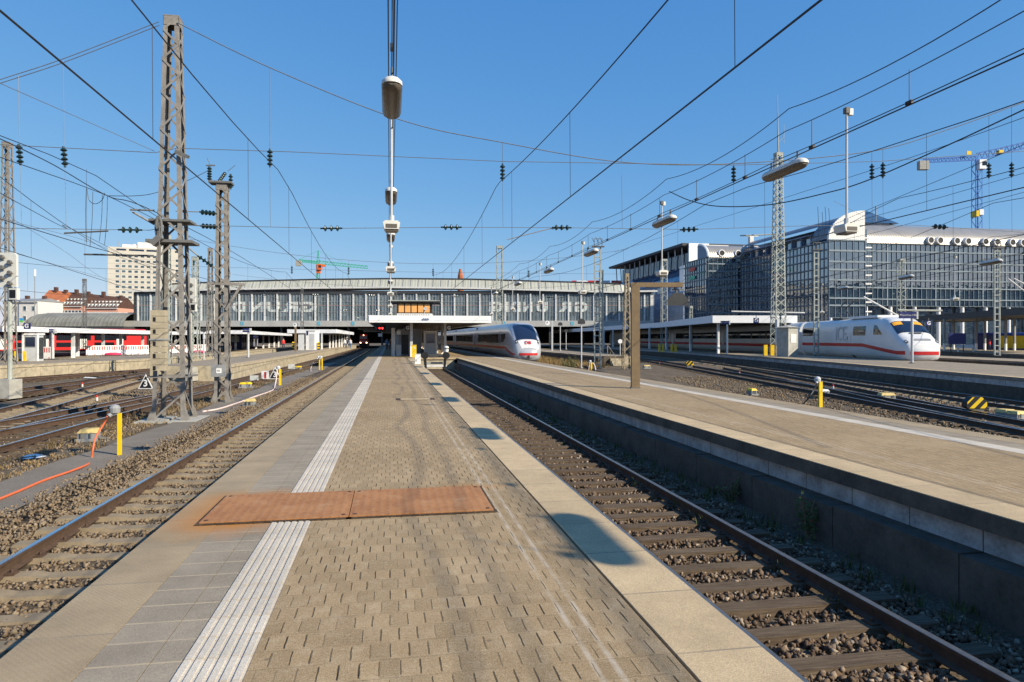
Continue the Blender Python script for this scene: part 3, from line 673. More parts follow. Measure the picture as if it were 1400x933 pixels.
# small colour-light and round targets seen from behind
def disc_post(px,pyb,zb,pyd,rpx,label,m,half=False):
    p=GP(px,pyb,zb); d=dep(p); t=T('disc_signal',label,'signal',(p.x,p.y,zb),-TH); z=zat(pyd,d)-zb; r=rpx*d/FPX
    pts=[(r*math.cos(a),0,z+r*math.sin(a)) for a in [2*math.pi*i/18 for i in range(18)]]
    if half: pts=[(x,y,max(zz,z-r*.45)) for x,y,zz in pts]
    MB().prism(pts,(0,.06,0)).build('disc',m,t); MB().cyl((0,.09,0),(0,.09,z),.06,8).build('post',MAT['lgrey'],t)
    MB().cyl((0,.09,0),(0,.09,.08),.16,8).build('foot',MAT['concrete'],t); return t
disc_post(795,504,-.93,441,5.2,'dark round signal disc on a pale blue post beside the dry grass',MAT['dark'],True)
disc_post(766,480,-.02,444,3.3,'small dark signal disc behind the clock post',MAT['dark'],True)
disc_post(774,478,-.02,453,2.6,'smallest dark signal disc on the platform behind the silver train',MAT['dark'],True)
disc_post(278,492,0,452,4,'dark half-round disc on a post behind the tension weights',MAT['dark'],True)
disc_post(261.5,497,-.5,466,4,'pale round disc on the left platform end',MAT['lgrey'])
disc_post(848,489,-.5,467,3,'white round disc beside the brown lattice mast',MAT['white'])
disc_post(1097,478,0,440,4,'dark disc above the concrete hut',MAT['dark'],True)
# station clocks
def clock(px,pyb,zb,pyc,rpx,label,m,off):
    p=GP(px+off,pyb,zb); d=dep(p); k=d/FPX; t=T('station_clock',label,'clock',(p.x,p.y,zb),-TH); z=zat(pyc,d)-zb; r=rpx*k
    MB().box(-.11,.11,-.11,.11,0,z+(.3 if off else -r)).build('post',m,t)
    c=MB().cyl((-off*k,-.1,z),(-off*k,.1,z),r,20).build('clock_case',MAT['dark'],t)
    MB().cyl((-off*k,-.12,z),(-off*k,-.102,z),r*.93,20).build('clock_face',MAT['white'],c)
    b=MB(); b.bar((-off*k,-.14,z),(-off*k-.03,-.14,z+r*.6),.05,.02); b.bar((-off*k,-.14,z),(-off*k-r*.4,-.14,z+r*.25),.05,.02); b.build('clock_hand',MAT['black'],c)
    if off: MB().bar((-off*k+r,0,z),(-.1,0,z),.06).build('bracket',MAT['mastR'],t)
clock(404,480.5,0,444.5,3.2,'white round clock on a brown timber post beside the white service box',MAT['gallows'],0)
clock(748.5,480,-.02,442,3.6,'white round clock on a pale post right of the silver train nose',MAT['lgrey'],6.5)
# timber gallows with hanging plate -------------------------
p=GP(868.5,531,0); d=dep(p); k=d/FPX; t=T('timber_gallows','brown timber post with a long horizontal arm on the right platform','gallows',(p.x,p.y,0),-TH)
hz=zat(393,d); MB().box(-.14,.14,-.12,.12,0,hz).build('post',MAT['gallows'],t)
b=MB(); b.box(-.17,(933-868.5)*k,-.09,.09,hz+.003,hz+.16); b.build('arm',MAT['gallows'],t)
MB().box(-.16,.16,-.14,.14,-.02,.04).build('foot_plate',MAT['mastdark'],t); MB().bar((-.15,-.13,hz-.25),(-.15,-.13,hz+.1),.02,.05).build('strap',MAT['mastdark'],t)
pb=Vector((p.x,p.y,0))+Matrix.Rotation(-TH,3,'Z')@Vector(((927-868.5)*k,0,0)); zt=zat(401,d); zb_=zat(418,d)
t=T('hanging_board','dark grey board with cut corners hanging from the timber arm','board',(pb.x,pb.y,zb_),-TH); hh=zt-zb_
MB().prism([(-.35,0,0),(.35,0,0),(.36,0,hh*.5),(.16,0,hh),(-.16,0,hh),(-.36,0,hh*.5)],(0,.06,0)).build('board',MAT['dark'],t)
b=MB(); b.bar((-.04,.02,hh),(-.04,.02,hh+.12),.05); b.bar((-.2,.02,hh+.12),(.2,.02,hh+.12),.04); b.bar((.12,.02,hh+.12),(.12,.02,hz-zb_),.04); b.bar((-.12,.02,hh+.12),(-.12,.02,hz-zb_),.04); b.build('hanger',MAT['mastdark'],t)
# triangular speed boards -----------------------------------
def tri(px,pyb,pyt,zb,ground,label):
    p=GP(px,ground,zb); d=dep(p); k=d/FPX; t=T('speed_board',label,'sign',(p.x,p.y,zb),-TH); z0,z1=zat(pyb,d)-zb,zat(pyt,d)-zb; w=(z1-z0)*.52
    MB().prism([(-w,0,z0),(w,0,z0),(0,0,z1)],(0,.03,0)).build('border',MAT['white'],t); q=.055*(z1-z0)
    MB().prism([(-w+q*1.7,-.004,z0+q),(w-q*1.7,-.004,z0+q),(0,-.004,z1-q*2.1)],(0,.003,0)).build('panel',MAT['black'],t)
    text('lettering','3',(z1-z0)*.62,MAT['white'],t,(.0,-.012,z0+(z1-z0)*.37),(R(90),0,0),.003,bold=.012)
    b=MB(); b.bar((-.1,.04,0),(-.1,.04,z0+.1),.04); b.bar((.1,.04,0),(.1,.04,z0+.1),.04); b.build('stake',MAT['mastdark'],t)
tri(199,532,512,-.93,537,'black triangular speed board with a white 3, left of the tallest mast')
tri(376,518.5,502,-.93,522,'black triangular speed board with a white 3, right of the number box mast')
# yellow hydrants, hoses ------------------------------------
def hydrant(px,pyb,pyt,zb,label,capm='grey',w=.075,z=None):
    p=GP(px,pyb,zb); d=dep(p); h=zat(pyt,d)-zb; t=T('yellow_post',label,'post',(p.x,p.y,zb))
    MB().box(-w,w*.1,-w,w*.1,0,h).box(w*.12,w,-w,w,0,h).build('post',MAT['yellow'],t)
    b=MB(); b.lathe([(.05,0),(.11,.03),(.12,.14),(.08,.2),(.02,.22)],12,(-.1,0,h-.02)); b.cyl((-.1,0,h+.05),(-.2,-.08,h-.06),.05,8); b.build('coupling',MAT[capm],t); return p,h,d
p,h,d=hydrant(163.5,622.5,565,-.93,'tall yellow water post with an orange hose in the left foreground',w=.037)
def G2(px,py,z=-.9): q=GP(px,py,z); return (q.x,q.y,z)
tp=Vector((p.x-.22,p.y-.1,-.93+h-.06))
def hose(pts,r,m,label,name='hose'):
    ln=[]; Q=[Vector(q) for q in pts]; n=len(Q)
    for i in range(n-1):
        p0=Q[max(i-1,0)];p1=Q[i];p2=Q[i+1];p3=Q[min(i+2,n-1)]
        for k in range(8):
            u=k/8; ln.append(.5*((2*p1)+(p2-p0)*u+(2*p0-5*p1+4*p2-p3)*u*u+(3*p1-p0-3*p2+p3)*u**3))
    ln.append(Q[-1]); return tag(MB().tube(ln,r,8).build(name,m,None,True),label,'hose')
ht=tp; dpt=dep(ht)
def D(px,py,d): v=P(px,py,d); return (v.x,v.y,v.z)
hose([ht,D(143,578,15.5),D(131,598,15.35),D(127,615,15.25),D(124.5,630,15.15),G2(118,636,-.89),G2(95,645,-.89),G2(60,657),G2(20,674),G2(-30,694)],.021,MAT['orange'],'orange hose running from the yellow water post across the path')
p,h,d=hydrant(383,527,505,-.93,'yellow water post beside the right-hand speed board','lgrey',.06)
hose([(p.x-.15,p.y-.05,-.93+h-.03),D(378,516,d*.99),D(376,527,d*.97),G2(372,534,-.9),G2(350,542,-.9),G2(325,551,-.9),G2(300,559,-.9),G2(277,563,-.9)],.03,MAT['hosew'],'pale hose lying along the path from the second yellow water post')
p,h,d=hydrant(437,506,490,-.93,'left one of two yellow posts standing close together by the far track','lgrey',.05)
hose([(p.x-.15,p.y,-.93+h),D(428,496,d*1.01),D(425,504,d),G2(425,507.5,-.9)],.03,MAT['hosew'],'pale hose hanging from the pair of yellow posts')
hydrant(440.5,506,490,-.93,'right one of two yellow posts standing close together by the far track','lgrey',.05)
hydrant(173.5,504,494,-.93,'short yellow post in the dry grass before the left platform wall','lgrey',.05)
p,h,d=hydrant(808.5,508.5,496,-.93,'short yellow post with a hanging hose beside the silver train','lgrey',.06)
hose([(p.x-.1,p.y,-.93+h),D(805.5,501,d*1.0),G2(804.6,508.5,-.93)],.04,MAT['hosew'],'pale hose hanging left of the short yellow post')
hose([(p.x+.1,p.y,-.93+h),D(813,500,d*1.0),G2(815,509,-.93)],.04,MAT['hosew'],'pale hose hanging right of the short yellow post')
p,h,d=hydrant(1121,557,522,-.93,'yellow water post between platform edge and dark rails on the right','lgrey',.07)
hose([(p.x-.12,p.y,-.93+h-.05),D(1113,533,d),D(1105,545,d),G2(1098,552.5,-.95)],.028,MAT['dark'],'dark hose slanting from the right-hand yellow water post')
MB0=None
for i,(x,lab) in enumerate([(1046.5,'left one of two yellow bollards at the white lattice mast'),(1055.7,'right one of two yellow bollards at the white lattice mast')]):
    q=GP(x,487,0); t=T('yellow_bollard',lab,'bollard',(q.x,q.y,0),-TH); MB().box(-.17,.17,-.12,.12,0,1.05).build('bollard',MAT['yellow'],t); MB().box(-.175,.175,-.125,.125,1.052,1.1).build('cap',MAT['yellow'],t); MB().box(-.19,.19,-.14,.14,0,.05).build('foot',MAT['mastdark'],t)
for x,lab in [(22.5,'left one of two yellow bollards before the grey platform booth'),(34,'right one of two yellow bollards before the grey platform booth')]:
    q=GP(x,494.5,0); t=T('yellow_bollard',lab,'bollard',(q.x,q.y,0)); MB().bar((0,0,0),(-.04,0,.78),.19,.12).build('bollard',MAT['yellow'],t); MB().box(-.14,.14,-.1,.1,0,.04).build('foot',MAT['mastdark'],t)
for x,y,lab in [(904,481.5,'left'),(921,482,'right'),]:
    q=GP(x,y,0); t=T('yellow_bollard',lab+' pair of yellow bollards beneath the long right canopy','bollard',(q.x,q.y,0))
    for s in(-.25,.25): MB().box(s-.11,s+.11,-.1,.1,0,1.0).build('bollard',MAT['yellow'],t)
for x,y,lab in [(401,478,'striped yellow and black bollard left of the white service box'),(435.5,478.5,'striped yellow and black bollard right of the white service box')]:
    q=GP(x,y,0); t=T('striped_bollard',lab,'bollard',(q.x,q.y,0))
    for i in range(6): MB().box(-.16,.16,-.12,.12,i*.2,i*.2+.2).build('stripe',MAT['yellow' if i%2 else 'black'],t)
# small track apparatus -------------------------------------
def pointbox(px,py,w,label,zb=-.93,top='yellow'):
    p=GP(px,py,zb); t=T('point_box',label,'track box',(p.x,p.y,zb),random.uniform(-.2,.2))
    b=MB(); b.box(-w/2,w/2,-.18,.18,0,.2); b.box(-w/2-.05,w/2+.05,-.24,-.19,-.02,.06); b.build('box',MAT['grey'],t)
    b=MB(); b.prism([(-w/2-.02,-.2,.203),(w/2+.02,-.2,.203),(w/2-.05,-.14,.3),(-w/2+.05,-.14,.3)],(0,.36,0)); b.build('lid',MAT[top],t)
    MB().bar((w/2,0,.08),(w/2+.25,.05,.0),.05).build('lever',MAT['mastdark'],t)
    for s_ in(-1,1): MB().bar((s_*(w/2-.1),-.22,0),(s_*(w/2-.1),-.22,.22),.03).build('clamp',MAT['mastdark'],t)
MAT['palelid']=mat('dusty_ochre_lid',(.55,.42,.16),.7,0,.25,8)
pointbox(122,602,.42,'ochre lidded grey track box left of the orange hose',top='palelid')
pointbox(342,556,.34,'ochre lidded grey box beside the pale hose on the path',top='palelid')
pointbox(336,530.5,.62,'yellow lidded box right of the number box mast')
pointbox(407,505.5,.6,'small yellow lidded box near the pair of yellow posts')
pointbox(1212,547,.6,'ochre lidded box standing alone between the dark rails on the right',top='palelid')
pointbox(1375,572,.5,'left one of two ochre lidded boxes beside the striped block',top='palelid')
pointbox(1391,574.5,.5,'right one of two ochre lidded boxes beside the striped block',top='palelid')
pointbox(884,504,.6,'pale lidded track box between the rails left of the small striped block',top='palelid')
pointbox(1028,540,.3,'tiny yellow lidded box against the rails behind the right platform')
pointbox(1126,541,.35,'tiny grey box behind the right-hand yellow water post',top='lgrey')
def plateboard(px,pyb,w,h,label,m,zb=-.93):
    p=GP(px,pyb,zb); t=T('number_board',label,'sign',(p.x,p.y,zb),-TH); MB().box(-w/2,w/2,-.02,.02,.12,.12+h).build('plate',MAT[m],t); MB().box(-.03,.03,.025,.06,0,.3).build('stake',MAT['mastdark'],t); return t,p
plateboard(347.5,523,.5,.3,'pale rectangular track board left of the right-hand speed board','lampwhite')
plateboard(398.5,506.5,.55,.4,'pale rectangular track board near the pair of yellow posts','lampwhite')
t,_=plateboard(362.5,521,.45,.5,'red and white track board just left of the right-hand speed board','white'); MB().box(-.05,.08,-.027,-.022,.16,.56).build('stripe',MAT['red'],t)
for px,py,lab,zb in [(112.6,529,'small red tipped white track marker among the left yard rails',-.9),(132.5,548,'small rusty track marker between the left yard rails',-.9),(1139,532,'small red and white track marker behind the right-hand yellow water post',-.9),(1011,512,'small red tipped marker among the dark right rails',-.9),(902,498,'small red topped marker left of the small striped block',-.9)]:
    q=GP(px,py,zb); t=T('track_marker',lab,'marker',(q.x,q.y,zb)); MB().lathe([(.045,0),(.045,.13),(.04,.14)],10).build('marker_base',MAT['white2'],t); MB().lathe([(.045,.142),(.045,.2),(.02,.23)],10).build('marker_top',MAT['red'],t)
def octo(px,pyb,w,h,label):
    p=GP(px,pyb,-.93); d=dep(p); t=T('striped_block',label,'derailer',(p.x,p.y,-.93),-TH); c=w*.26
    pts=[(-w/2,0,.25),(-w/2+.05,0,.2),(w/2-.05,0,.2),(w/2,0,.25),(w/2,0,.2+h-c),(w/2-c,0,.2+h),(-w/2+c,0,.2+h),(-w/2,0,.2+h-c)]
    MB().prism(pts,(0,.28,0)).build('block',MAT['black'],t)
    def clip(poly,a,b_,cc):
        out=[]
        for i in range(len(poly)):
            p0,p1=poly[i],poly[(i+1)%len(poly)]; f0=a*p0[0]+b_*p0[1]-cc; f1=a*p1[0]+b_*p1[1]-cc
            if f0>=0: out.append(p0)
            if f0*f1<0: u=f0/(f0-f1); out.append((p0[0]+(p1[0]-p0[0])*u,p0[1]+(p1[1]-p0[1])*u))
        return out
    sh=[(x*.95,(z-.2-h/2)*.93) for x,_,z in pts]
    for k in(-1.02,0.02,1.02):
        o=k*w*.36; q=clip(clip(sh,.707,-.707,o-w*.085),-.707,.707,-o-w*.085)
        if len(q)>2: MB().prism([(x,-.006,.2+h/2+z) for x,z in q],(0,.004,0)).build('stripe',MAT['yellow'],t)
    MB().box(-w*.35,w*.35,.02,.24,0,.2).build('foot',MAT['mastdark'],t)
octo(1336,567,.72,.42,'large black octagonal block with yellow diagonal stripes between the right rails')
octo(943,503,.75,.42,'small black and yellow striped block between the farther right rails')
# litter
for px,py,s,lab in [(42,625,.1,'crumpled white paper litter nearest to the orange hose'),(36,628,.07,'white paper scrap left of the crumpled litter'),(52,625.5,.08,'white paper scrap right of the crumpled litter'),(122,517.5,.2,'white plastic scrap by the left yard rails'),(164,508,.16,'white plastic scrap before the short yellow post')]:
    q=GP(px,py,-.93); b=MB(); 
    vs=[(q.x+random.uniform(-1,1)*s*2,q.y+random.uniform(-1,1)*s*2,-.93+random.uniform(0,.5)*s) for _ in range(9)]
    bm=bmesh.new(); [bm.verts.new(v) for v in vs]; bmesh.ops.convex_hull(bm,input=bm.verts); me=bpy.data.meshes.new('litter'); bm.to_mesh(me); bm.free(); me.materials.append(MAT['white']); o=bpy.data.objects.new('litter',me); C.objects.link(o); tag(o,lab,'litter')
# platform fittings -----------------------------------------
for x0,x1,lab in [(-1.745,-.392,'left half of the rusty ribbed steel cover across the platform'),(-.384,1.02,'right half of the rusty ribbed steel cover across the platform')]:
    t=T('steel_cover',lab,'cover plate',((x0+x1)/2,7.305,.006)); w=(x1-x0)/2
    MB().box(-w-.03,w+.03,-.6,.6,-.004,.004).build('dirt_rim',MAT['ballastrust'],t); MB().box(-w,w,-.56,.56,.0045,.016).build('plate',MAT['rust'],t)
    b=MB()
    for x in(-w+.05,w-.05):
        for yy in(-.5,.5): b.cyl((x,yy,.0165),(x,yy,.021),.02,10)
    b.build('bolt',MAT['railside'],t)
q=GP(568,546,0); t=T('inspection_cover','paved inspection cover with a dark rusty frame farther along the platform','cover',(q.x,q.y,.001))
b=MB()
for s in(-1,1): b.box(s*.48-.06,s*.48+.06,-.28,.28,0,.008); b.box(-.42,.42,s*.26-.015,s*.26+.015,0,.006)
b.build('frame',MAT['railside'],t); MB().box(-.42,.42,-.245,.245,0,.003).build('lid',MAT['granite2'],t)
# ---------------------------------------------------------------- lamps hung over the platforms
def lampA(loc,rz,label,group):      # long tube lamp, axis along +y, hung from two droppers
    t=T('tube_lamp',label,'lamp',loc,rz,group); L=.78
    prof=[(-.15,0),(-.145,.06),(-.09,.11),(0,.13),(.09,.11),(.145,.06),(.15,0)]
    b=MB(); ys=[(-L,.35),(-L+.05,.75),(-L+.15,1),(L-.15,1),(L-.05,.75),(L,.35)]; k=len(prof); vs=[]
    for y,s in ys: vs+= [(x*s,y,z*s) for x,z in prof]
    fs=[(i*k+j,i*k+j+1,(i+1)*k+j+1,(i+1)*k+j) for i in range(len(ys)-1) for j in range(k-1)]+[tuple(range(k)),tuple((len(ys)-1)*k+j for j in range(k-1,-1,-1))]
    fs+=[(i*k,(i+1)*k,(i+1)*k+k-1,i*k+k-1) for i in range(len(ys)-1)]
    b.add(vs,fs); b.build('housing',MAT['lampwhite'],t,True)
    prof=[(.145,-.004),(.125,-.055),(.07,-.09),(0,-.10),(-.07,-.09),(-.125,-.055),(-.145,-.004)]; k=len(prof); vs=[]; b=MB()
    for y,s in ys: vs+= [(x*s,y*.97,z*s-.004) for x,z in prof]
    fs=[(i*k+j,i*k+j+1,(i+1)*k+j+1,(i+1)*k+j) for i in range(len(ys)-1) for j in range(k-1)]+[tuple(range(k)),tuple((len(ys)-1)*k+j for j in range(k-1,-1,-1))]
    b.add(vs,fs); b.build('diffuser',MAT['lampbase'],t,True)
    b=MB()
    for y in(-.5,.5): b.cyl((0,y,.11),(0,y,.3),.02,6); b.box(-.04,.04,y-.04,y+.04,.1,.15)
    b.build('suspension',MAT['mastdark'],t); return t
def lampB(loc,rz,label,group,rod=2.25):    # box floodlight at the foot of a rod
    t=T('rod_lamp',label,'lamp',loc,rz,group)
    b=MB(); b.prism([(-.13,-.16,-.02),(.13,-.16,-.02),(.155,-.16,.1),(.11,-.16,.135),(-.11,-.16,.135),(-.155,-.16,.1)],(0,.34,0)); b.build('housing',MAT['lampwhite'],t)
    MB().box(-.1,.1,-.168,-.162,.0,.07).build('glass',MAT['lampbase'],t)
    MB().box(-.11,.11,-.14,.16,-.05,-.024).build('lower_glass',MAT['lampbase'],t)
    MB().cyl((0,0,.13),(0,0,rod),.022,8).cyl((0,0,.13),(0,0,.25),.05,8).build('rod',MAT['lgrey'],t)
    b=MB(); b.box(-.04,.04,-.05,.05,rod-.02,rod+.09); b.mi(1).box(.03,.11,-.045,.045,rod-.05,rod+.07); b.build('clamp',[MAT['mastdark'],MAT['lampwhite']],t); return t
def chain(nmA,nmB,dA_,dB_,X,where,zA=5.4,zB=3.75,head=0,X0=None):
    g1='long lamps hung along '+where; g2='rod lamps hung along '+where; fa=fb=None
    for i,d in enumerate(dA_):
        lab=f'{ORD[i]} long lamp hung over {where}' if i else f'nearest long lamp hung over {where}'
        x=X(d); y=(d-x*ST)/CT
        if fa is None: fa=lampA((x,y,zA),head,lab,g1)
        else: dup(fa,(x,y,zA),head,lab,g1)
    for i,d in enumerate(dB_):
        lab=f'{ORD[i]} box lamp on a rod over {where}' if i else f'nearest box lamp on a rod over {where}'
        x=X(d); y=(d-x*ST)/CT
        if fb is None: fb=lampB((x,y,zB),head,lab,g2)
        else: dup(fb,(x,y,zB),head,lab,g2)
chain('a','b',[10.5,17.7,24.8,34,44.5],[12.6,20.5,31.7,43.8,58],lambda d:.03+d*.0*ST,'the main platform')
chain('a','b',[1.55,8.0,14.95,21.5,29.3,37.1,46,56],[12.9,21.66,30.6,39.3,48,58],lambda d:8.5,'the platform of the timber gallows')
chain('a','b',[26,33,41,50],[36,54,66],lambda d:28.6+(d-33)*.24,'the right-hand platform with the concrete hut',head=-R(14))
# support cables of the lamp chains
def cable(name,pts,r,label,sag=0,cat='cable',m='wire',parent=None,seg=14):
    ln=[]; Q=[Vector(q) for q in pts]
    for i in range(len(Q)-1):
        n=seg
        for k in range(n):
            u=k/n; v=Q[i].lerp(Q[i+1],u); v.z-=4*sag*u*(1-u); ln.append(v)
    ln.append(Q[-1]); b=MB().tube(ln,r,5)
    if parent is not None: return b.build(name,MAT[m],parent)
    return tag(b.build(name,MAT[m]),label,cat)
def curve(pts,n=10):
    Q=[Vector(q) for q in pts]; ln=[]; N=len(Q)
    for i in range(N-1):
        p0=Q[max(i-1,0)];p1=Q[i];p2=Q[i+1];p3=Q[min(i+2,N-1)]
        for k in range(n):
            u=k/n; ln.append(.5*((2*p1)+(p2-p0)*u+(2*p0-5*p1+4*p2-p3)*u*u+(3*p1-p0-3*p2+p3)*u**3))
    ln.append(Q[-1]); return ln
def lampcable(X,where,Ys,dx=0):
    t=T('lamp_cable','bundle of black supply and support cables above '+where,'cable',(0,0,0))
    for nm,z,o,r,sg in (('supply_cable',5.62,.02,.013,.0),('supply_cable',5.68,-.05,.009,.04),('support_cable',6.25,.0,.009,.10),('support_cable',6.75,.08,.010,.25)):
        cable(nm,[(X+o+dx*y,y,z) for y in Ys],r,None,sg,parent=t)
    for i in range(len(Ys)*3-3):
        y=Ys[0]+(Ys[-1]-Ys[0])*i/(len(Ys)*3-3); MB().bar((X+dx*y,y,5.62),(X+dx*y,y,6.2),.012).cbox((X+dx*y,y,5.65),.05,.14,.06).build('cable_clip',MAT['wire'],t)
lampcable(.03,'the main platform',[-4,2,6.5,10.5,17.5,24.5,33.5,44,60])
lampcable(8.5,'the platform of the timber gallows',[-6,0,6.6,13.6,20.3,28.3,36.2,45,58])
lampcable(22.2,'the right-hand platform with the concrete hut',[10,21,29,37,46,60],.24)
# ---------------------------------------------------------------- overhead line
SUP=[-11,23.8,58.6,93,128,163]
def zmes(y):
    for a,b_ in zip(SUP,SUP[1:]):
        if a<=y<=b_: u=(y-a)/(b_-a); return 7.2-4*.85*u*(1-u)
    return 7.2
def catenary(fx,y0,y1,label,zc=4.72,drop=7.0,r=.012,zoff=0):
    t=T('overhead_line',label,'overhead line',(0,0,0))
    ys=[y0+(y1-y0)*i/60 for i in range(61)]
    MB().tube([(fx(y),y,zmes(y)+zoff) for y in ys],r,5).build('messenger_wire',MAT['wire'],t)
    MB().tube([(fx(y),y,zc+zoff*.6) for y in ys],r,5).build('contact_wire',MAT['wire'],t)
    y=y0+3
    while y<min(y1,95):
        MB().tube([(fx(y),y,zmes(y)+zoff),(fx(y)+.01,y,zc+zoff*.6)],.005,4).build('dropper',MAT['wire'],t); y+=drop
def fx_line(line):
    L=sorted(line,key=lambda p:p[1])
    def f(y):
        for a,b_ in zip(L,L[1:]):
            if a[1]<=y<=b_[1]: u=(y-a[1])/(b_[1]-a[1]); return a[0]+(b_[0]-a[0])*u
        return L[0][0] if y<L[0][1] else L[-1][0]
    return f
catenary(lambda y:-3.5,-6,185,'overhead line above the track left of the main platform')
catenary(lambda y:3.75,-3,60,'overhead line above the bay track right of the main platform')
catenary(lambda y:12.35,-3,185,'overhead line above the track of the silver train')
catenary(fx_line(tk[6][0]),3,105,'overhead line above the track curving between the right platforms')
catenary(fx_line(tk[7][0]),3,180,'overhead line along the right-hand platform with the concrete hut')
ice1=[(31.5,3),(36.5,25),(41.6,50.4),(44.9,66),(52,110),(58,170)]
catenary(fx_line(ice1),5,160,'overhead line above the white train')
catenary(fx_line([(38,3),(46,50),(60,120)]),6,110,'overhead line beyond the white train',4.9)
catenary(fx_line([(45,6),(53,50),(66,120)]),8,110,'rightmost overhead line before the glass offices',4.9)
catenary(fx_line(tk[0][0]),0,185,'overhead line above the track left of the tall mast')
catenary(fx_line(tk[2][0]),4,185,'overhead line above the second track left of the tall mast')
catenary(fx_line(tk[4][0]),24,80,'overhead line along the far left platform edge')
# head spans across the yard ---------------------------------
def planeX(px,Y):           # x on the plane y=Y seen at picture column px
    a=(px-CX)/FPX; return (a*Y*CT+Y*ST)/(CT-a*ST)
def atY(px,py,Y): x=planeX(px,Y); d=x*ST+Y*CT; return Vector((x,Y,zat(py,d)))
Y1=23.8
t=T('head_span','nearest cross span of wires and insulators from the tallest mast across the tracks','head span',(0,0,0))
main=[atY(*q,Y1) for q in [(242,31),(374,95),(550,165),(686,195),(850,222),(1003,224),(1192,207),(1300,176),(1400,140)]]+[Vector((31,Y1,13.4))]
MB().tube(curve(main),.017,5).build('span_wire',MAT['wiregrey'],t)
ml=[atY(*q,Y1) for q in [(217,30),(88,80),(0,109)]]; ml.append(ml[-1]*2-ml[-2]); MB().tube(curve(ml),.013,5).build('span_wire',MAT['wiregrey'],t)
ml=[v+Vector((0,.05,-.09)) for v in ml]; MB().tube(curve(ml),.013,5).build('span_wire',MAT['wiregrey'],t)
up=[atY(*q,Y1) for q in [(-60,196),(0,198),(212,209),(243,203),(400,208),(687,221),(1003,226),(1200,221),(1400,207),(1500,200)]]
MB().tube(up,.012,5).build('cross_wire',MAT['wiregrey'],t)
lo=[atY(*q,Y1) for q in [(-60,311),(0,312),(205,315),(240,308),(300,309),(453,312.5),(617,311),(768,311.5),(942,314),(1100,309),(1250,308),(1400,318),(1500,322)]]
MB().tube(lo,.010,5).build('cross_wire',MAT['wiregrey'],t)
hang=[]
def interp(poly,x):
    for a,b_ in zip(poly,poly[1:]):
        if a.x<=x<=b_.x: u=(x-a.x)/(b_.x-a.x); return a.z+(b_.z-a.z)*u
    return poly[-1].z
mc=sorted(curve(main),key=lambda v:v.x); 
for px,pyi in [(369,229),(687,248),(850,240),(1003,250),(1192,246),(1207,244),(1352,244),(1383,243)]:
    v=atY(px,pyi,Y1); zt=interp(mc,v.x); L=.62
    MB().tube([(v.x,Y1,zt),(v.x,Y1,v.z+L)],.008,4).build('hanger',MAT['wiregrey'],t)
    if px!=850: MB().insul((v.x,Y1,v.z),(v.x,Y1,v.z+L),4,.115,.03).build('insulator',MAT['insul'],t)
    vb=interp(sorted(lo,key=lambda q:q.x),v.x); MB().tube([(v.x,Y1,v.z),(v.x+.02,Y1,vb)],.006,4).build('hanger',MAT['wiregrey'],t)
mls=sorted(curve(ml),key=lambda v:v.x)
for px,pyi in [(28,226),(89,229)]:
    v=atY(px,pyi,Y1); zt=interp(mls,v.x)
    MB().tube([(v.x-.06,Y1,zt),(v.x-.03,Y1,v.z+.7)],.007,4).build('hanger',MAT['wiregrey'],t); MB().insul((v.x,Y1,v.z),(v.x-.05,Y1,v.z+.66),4,.12,.035).build('insulator',MAT['insul'],t)
    vb=interp(lo,v.x); MB().tube([(v.x,Y1,v.z),(v.x+.03,Y1,vb)],.006,4).build('hanger',MAT['wiregrey'],t)
los=sorted(lo,key=lambda q:q.x)
for px in (178,453,617,768,942,1285):
    x=planeX(px,Y1); z=interp(los,x); z2=interp(los,x+.4)
    MB().insul((x-.36,Y1,z-.36*(z2-z)/.4),(x+.36,Y1,z+.36*(z2-z)/.4),3,.125,.03).build('insulator',MAT['insul'],t)
for a,b_ in [((205,323),(160,316)),((205,309),(150,288))]:
    pass
# later spans
def span(Y,x0,x1,ztop,zs,label,xs):
    t=T('head_span',label,'head span',(0,0,0)); n=24
    f=lambda u:ztop-4*(ztop-zs)*u*(1-u)
    MB().tube([(x0+(x1-x0)*i/n,Y,f(i/n)) for i in range(n+1)],.014,4).build('span_wire',MAT['wiregrey'],t)
    for z in (7.7,5.5): MB().tube([(x0,Y,z),((x0+x1)/2,Y,z-.15),(x1,Y,z)],.011,4).build('cross_wire',MAT['wiregrey'],t)
    for x in xs:
        u=(x-x0)/(x1-x0); MB().tube([(x,Y,f(u)),(x,Y,7.9)],.008,4).build('hanger',MAT['wiregrey'],t); MB().insul((x,Y,7.2),(x,Y,7.9),4,.12,.03).build('insulator',MAT['insul'],t)
        MB().insul((x+1.6,Y,5.47),(x+2.3,Y,5.47),3,.12,.03).build('insulator',MAT['insul'],t)
m1=P(817,HY,60.5); m2=P(287.5,HY,63)
span(60.4,m2.x,m1.x+3.5,10.0,8.3,'second cross span of wires at the silver train nose',[-16.5,-8.2,-3.5,3.75,12.35])
span(93,-20,34,10,8.4,'third cross span of wires in front of the station hall',[-16,-7.8,-3.5,12.35,18.4,30])
span(128,-20,56,10,8.4,'farthest cross span of wires in front of the station hall',[-16,-7.6,-3.5,12.35,18.4,46])
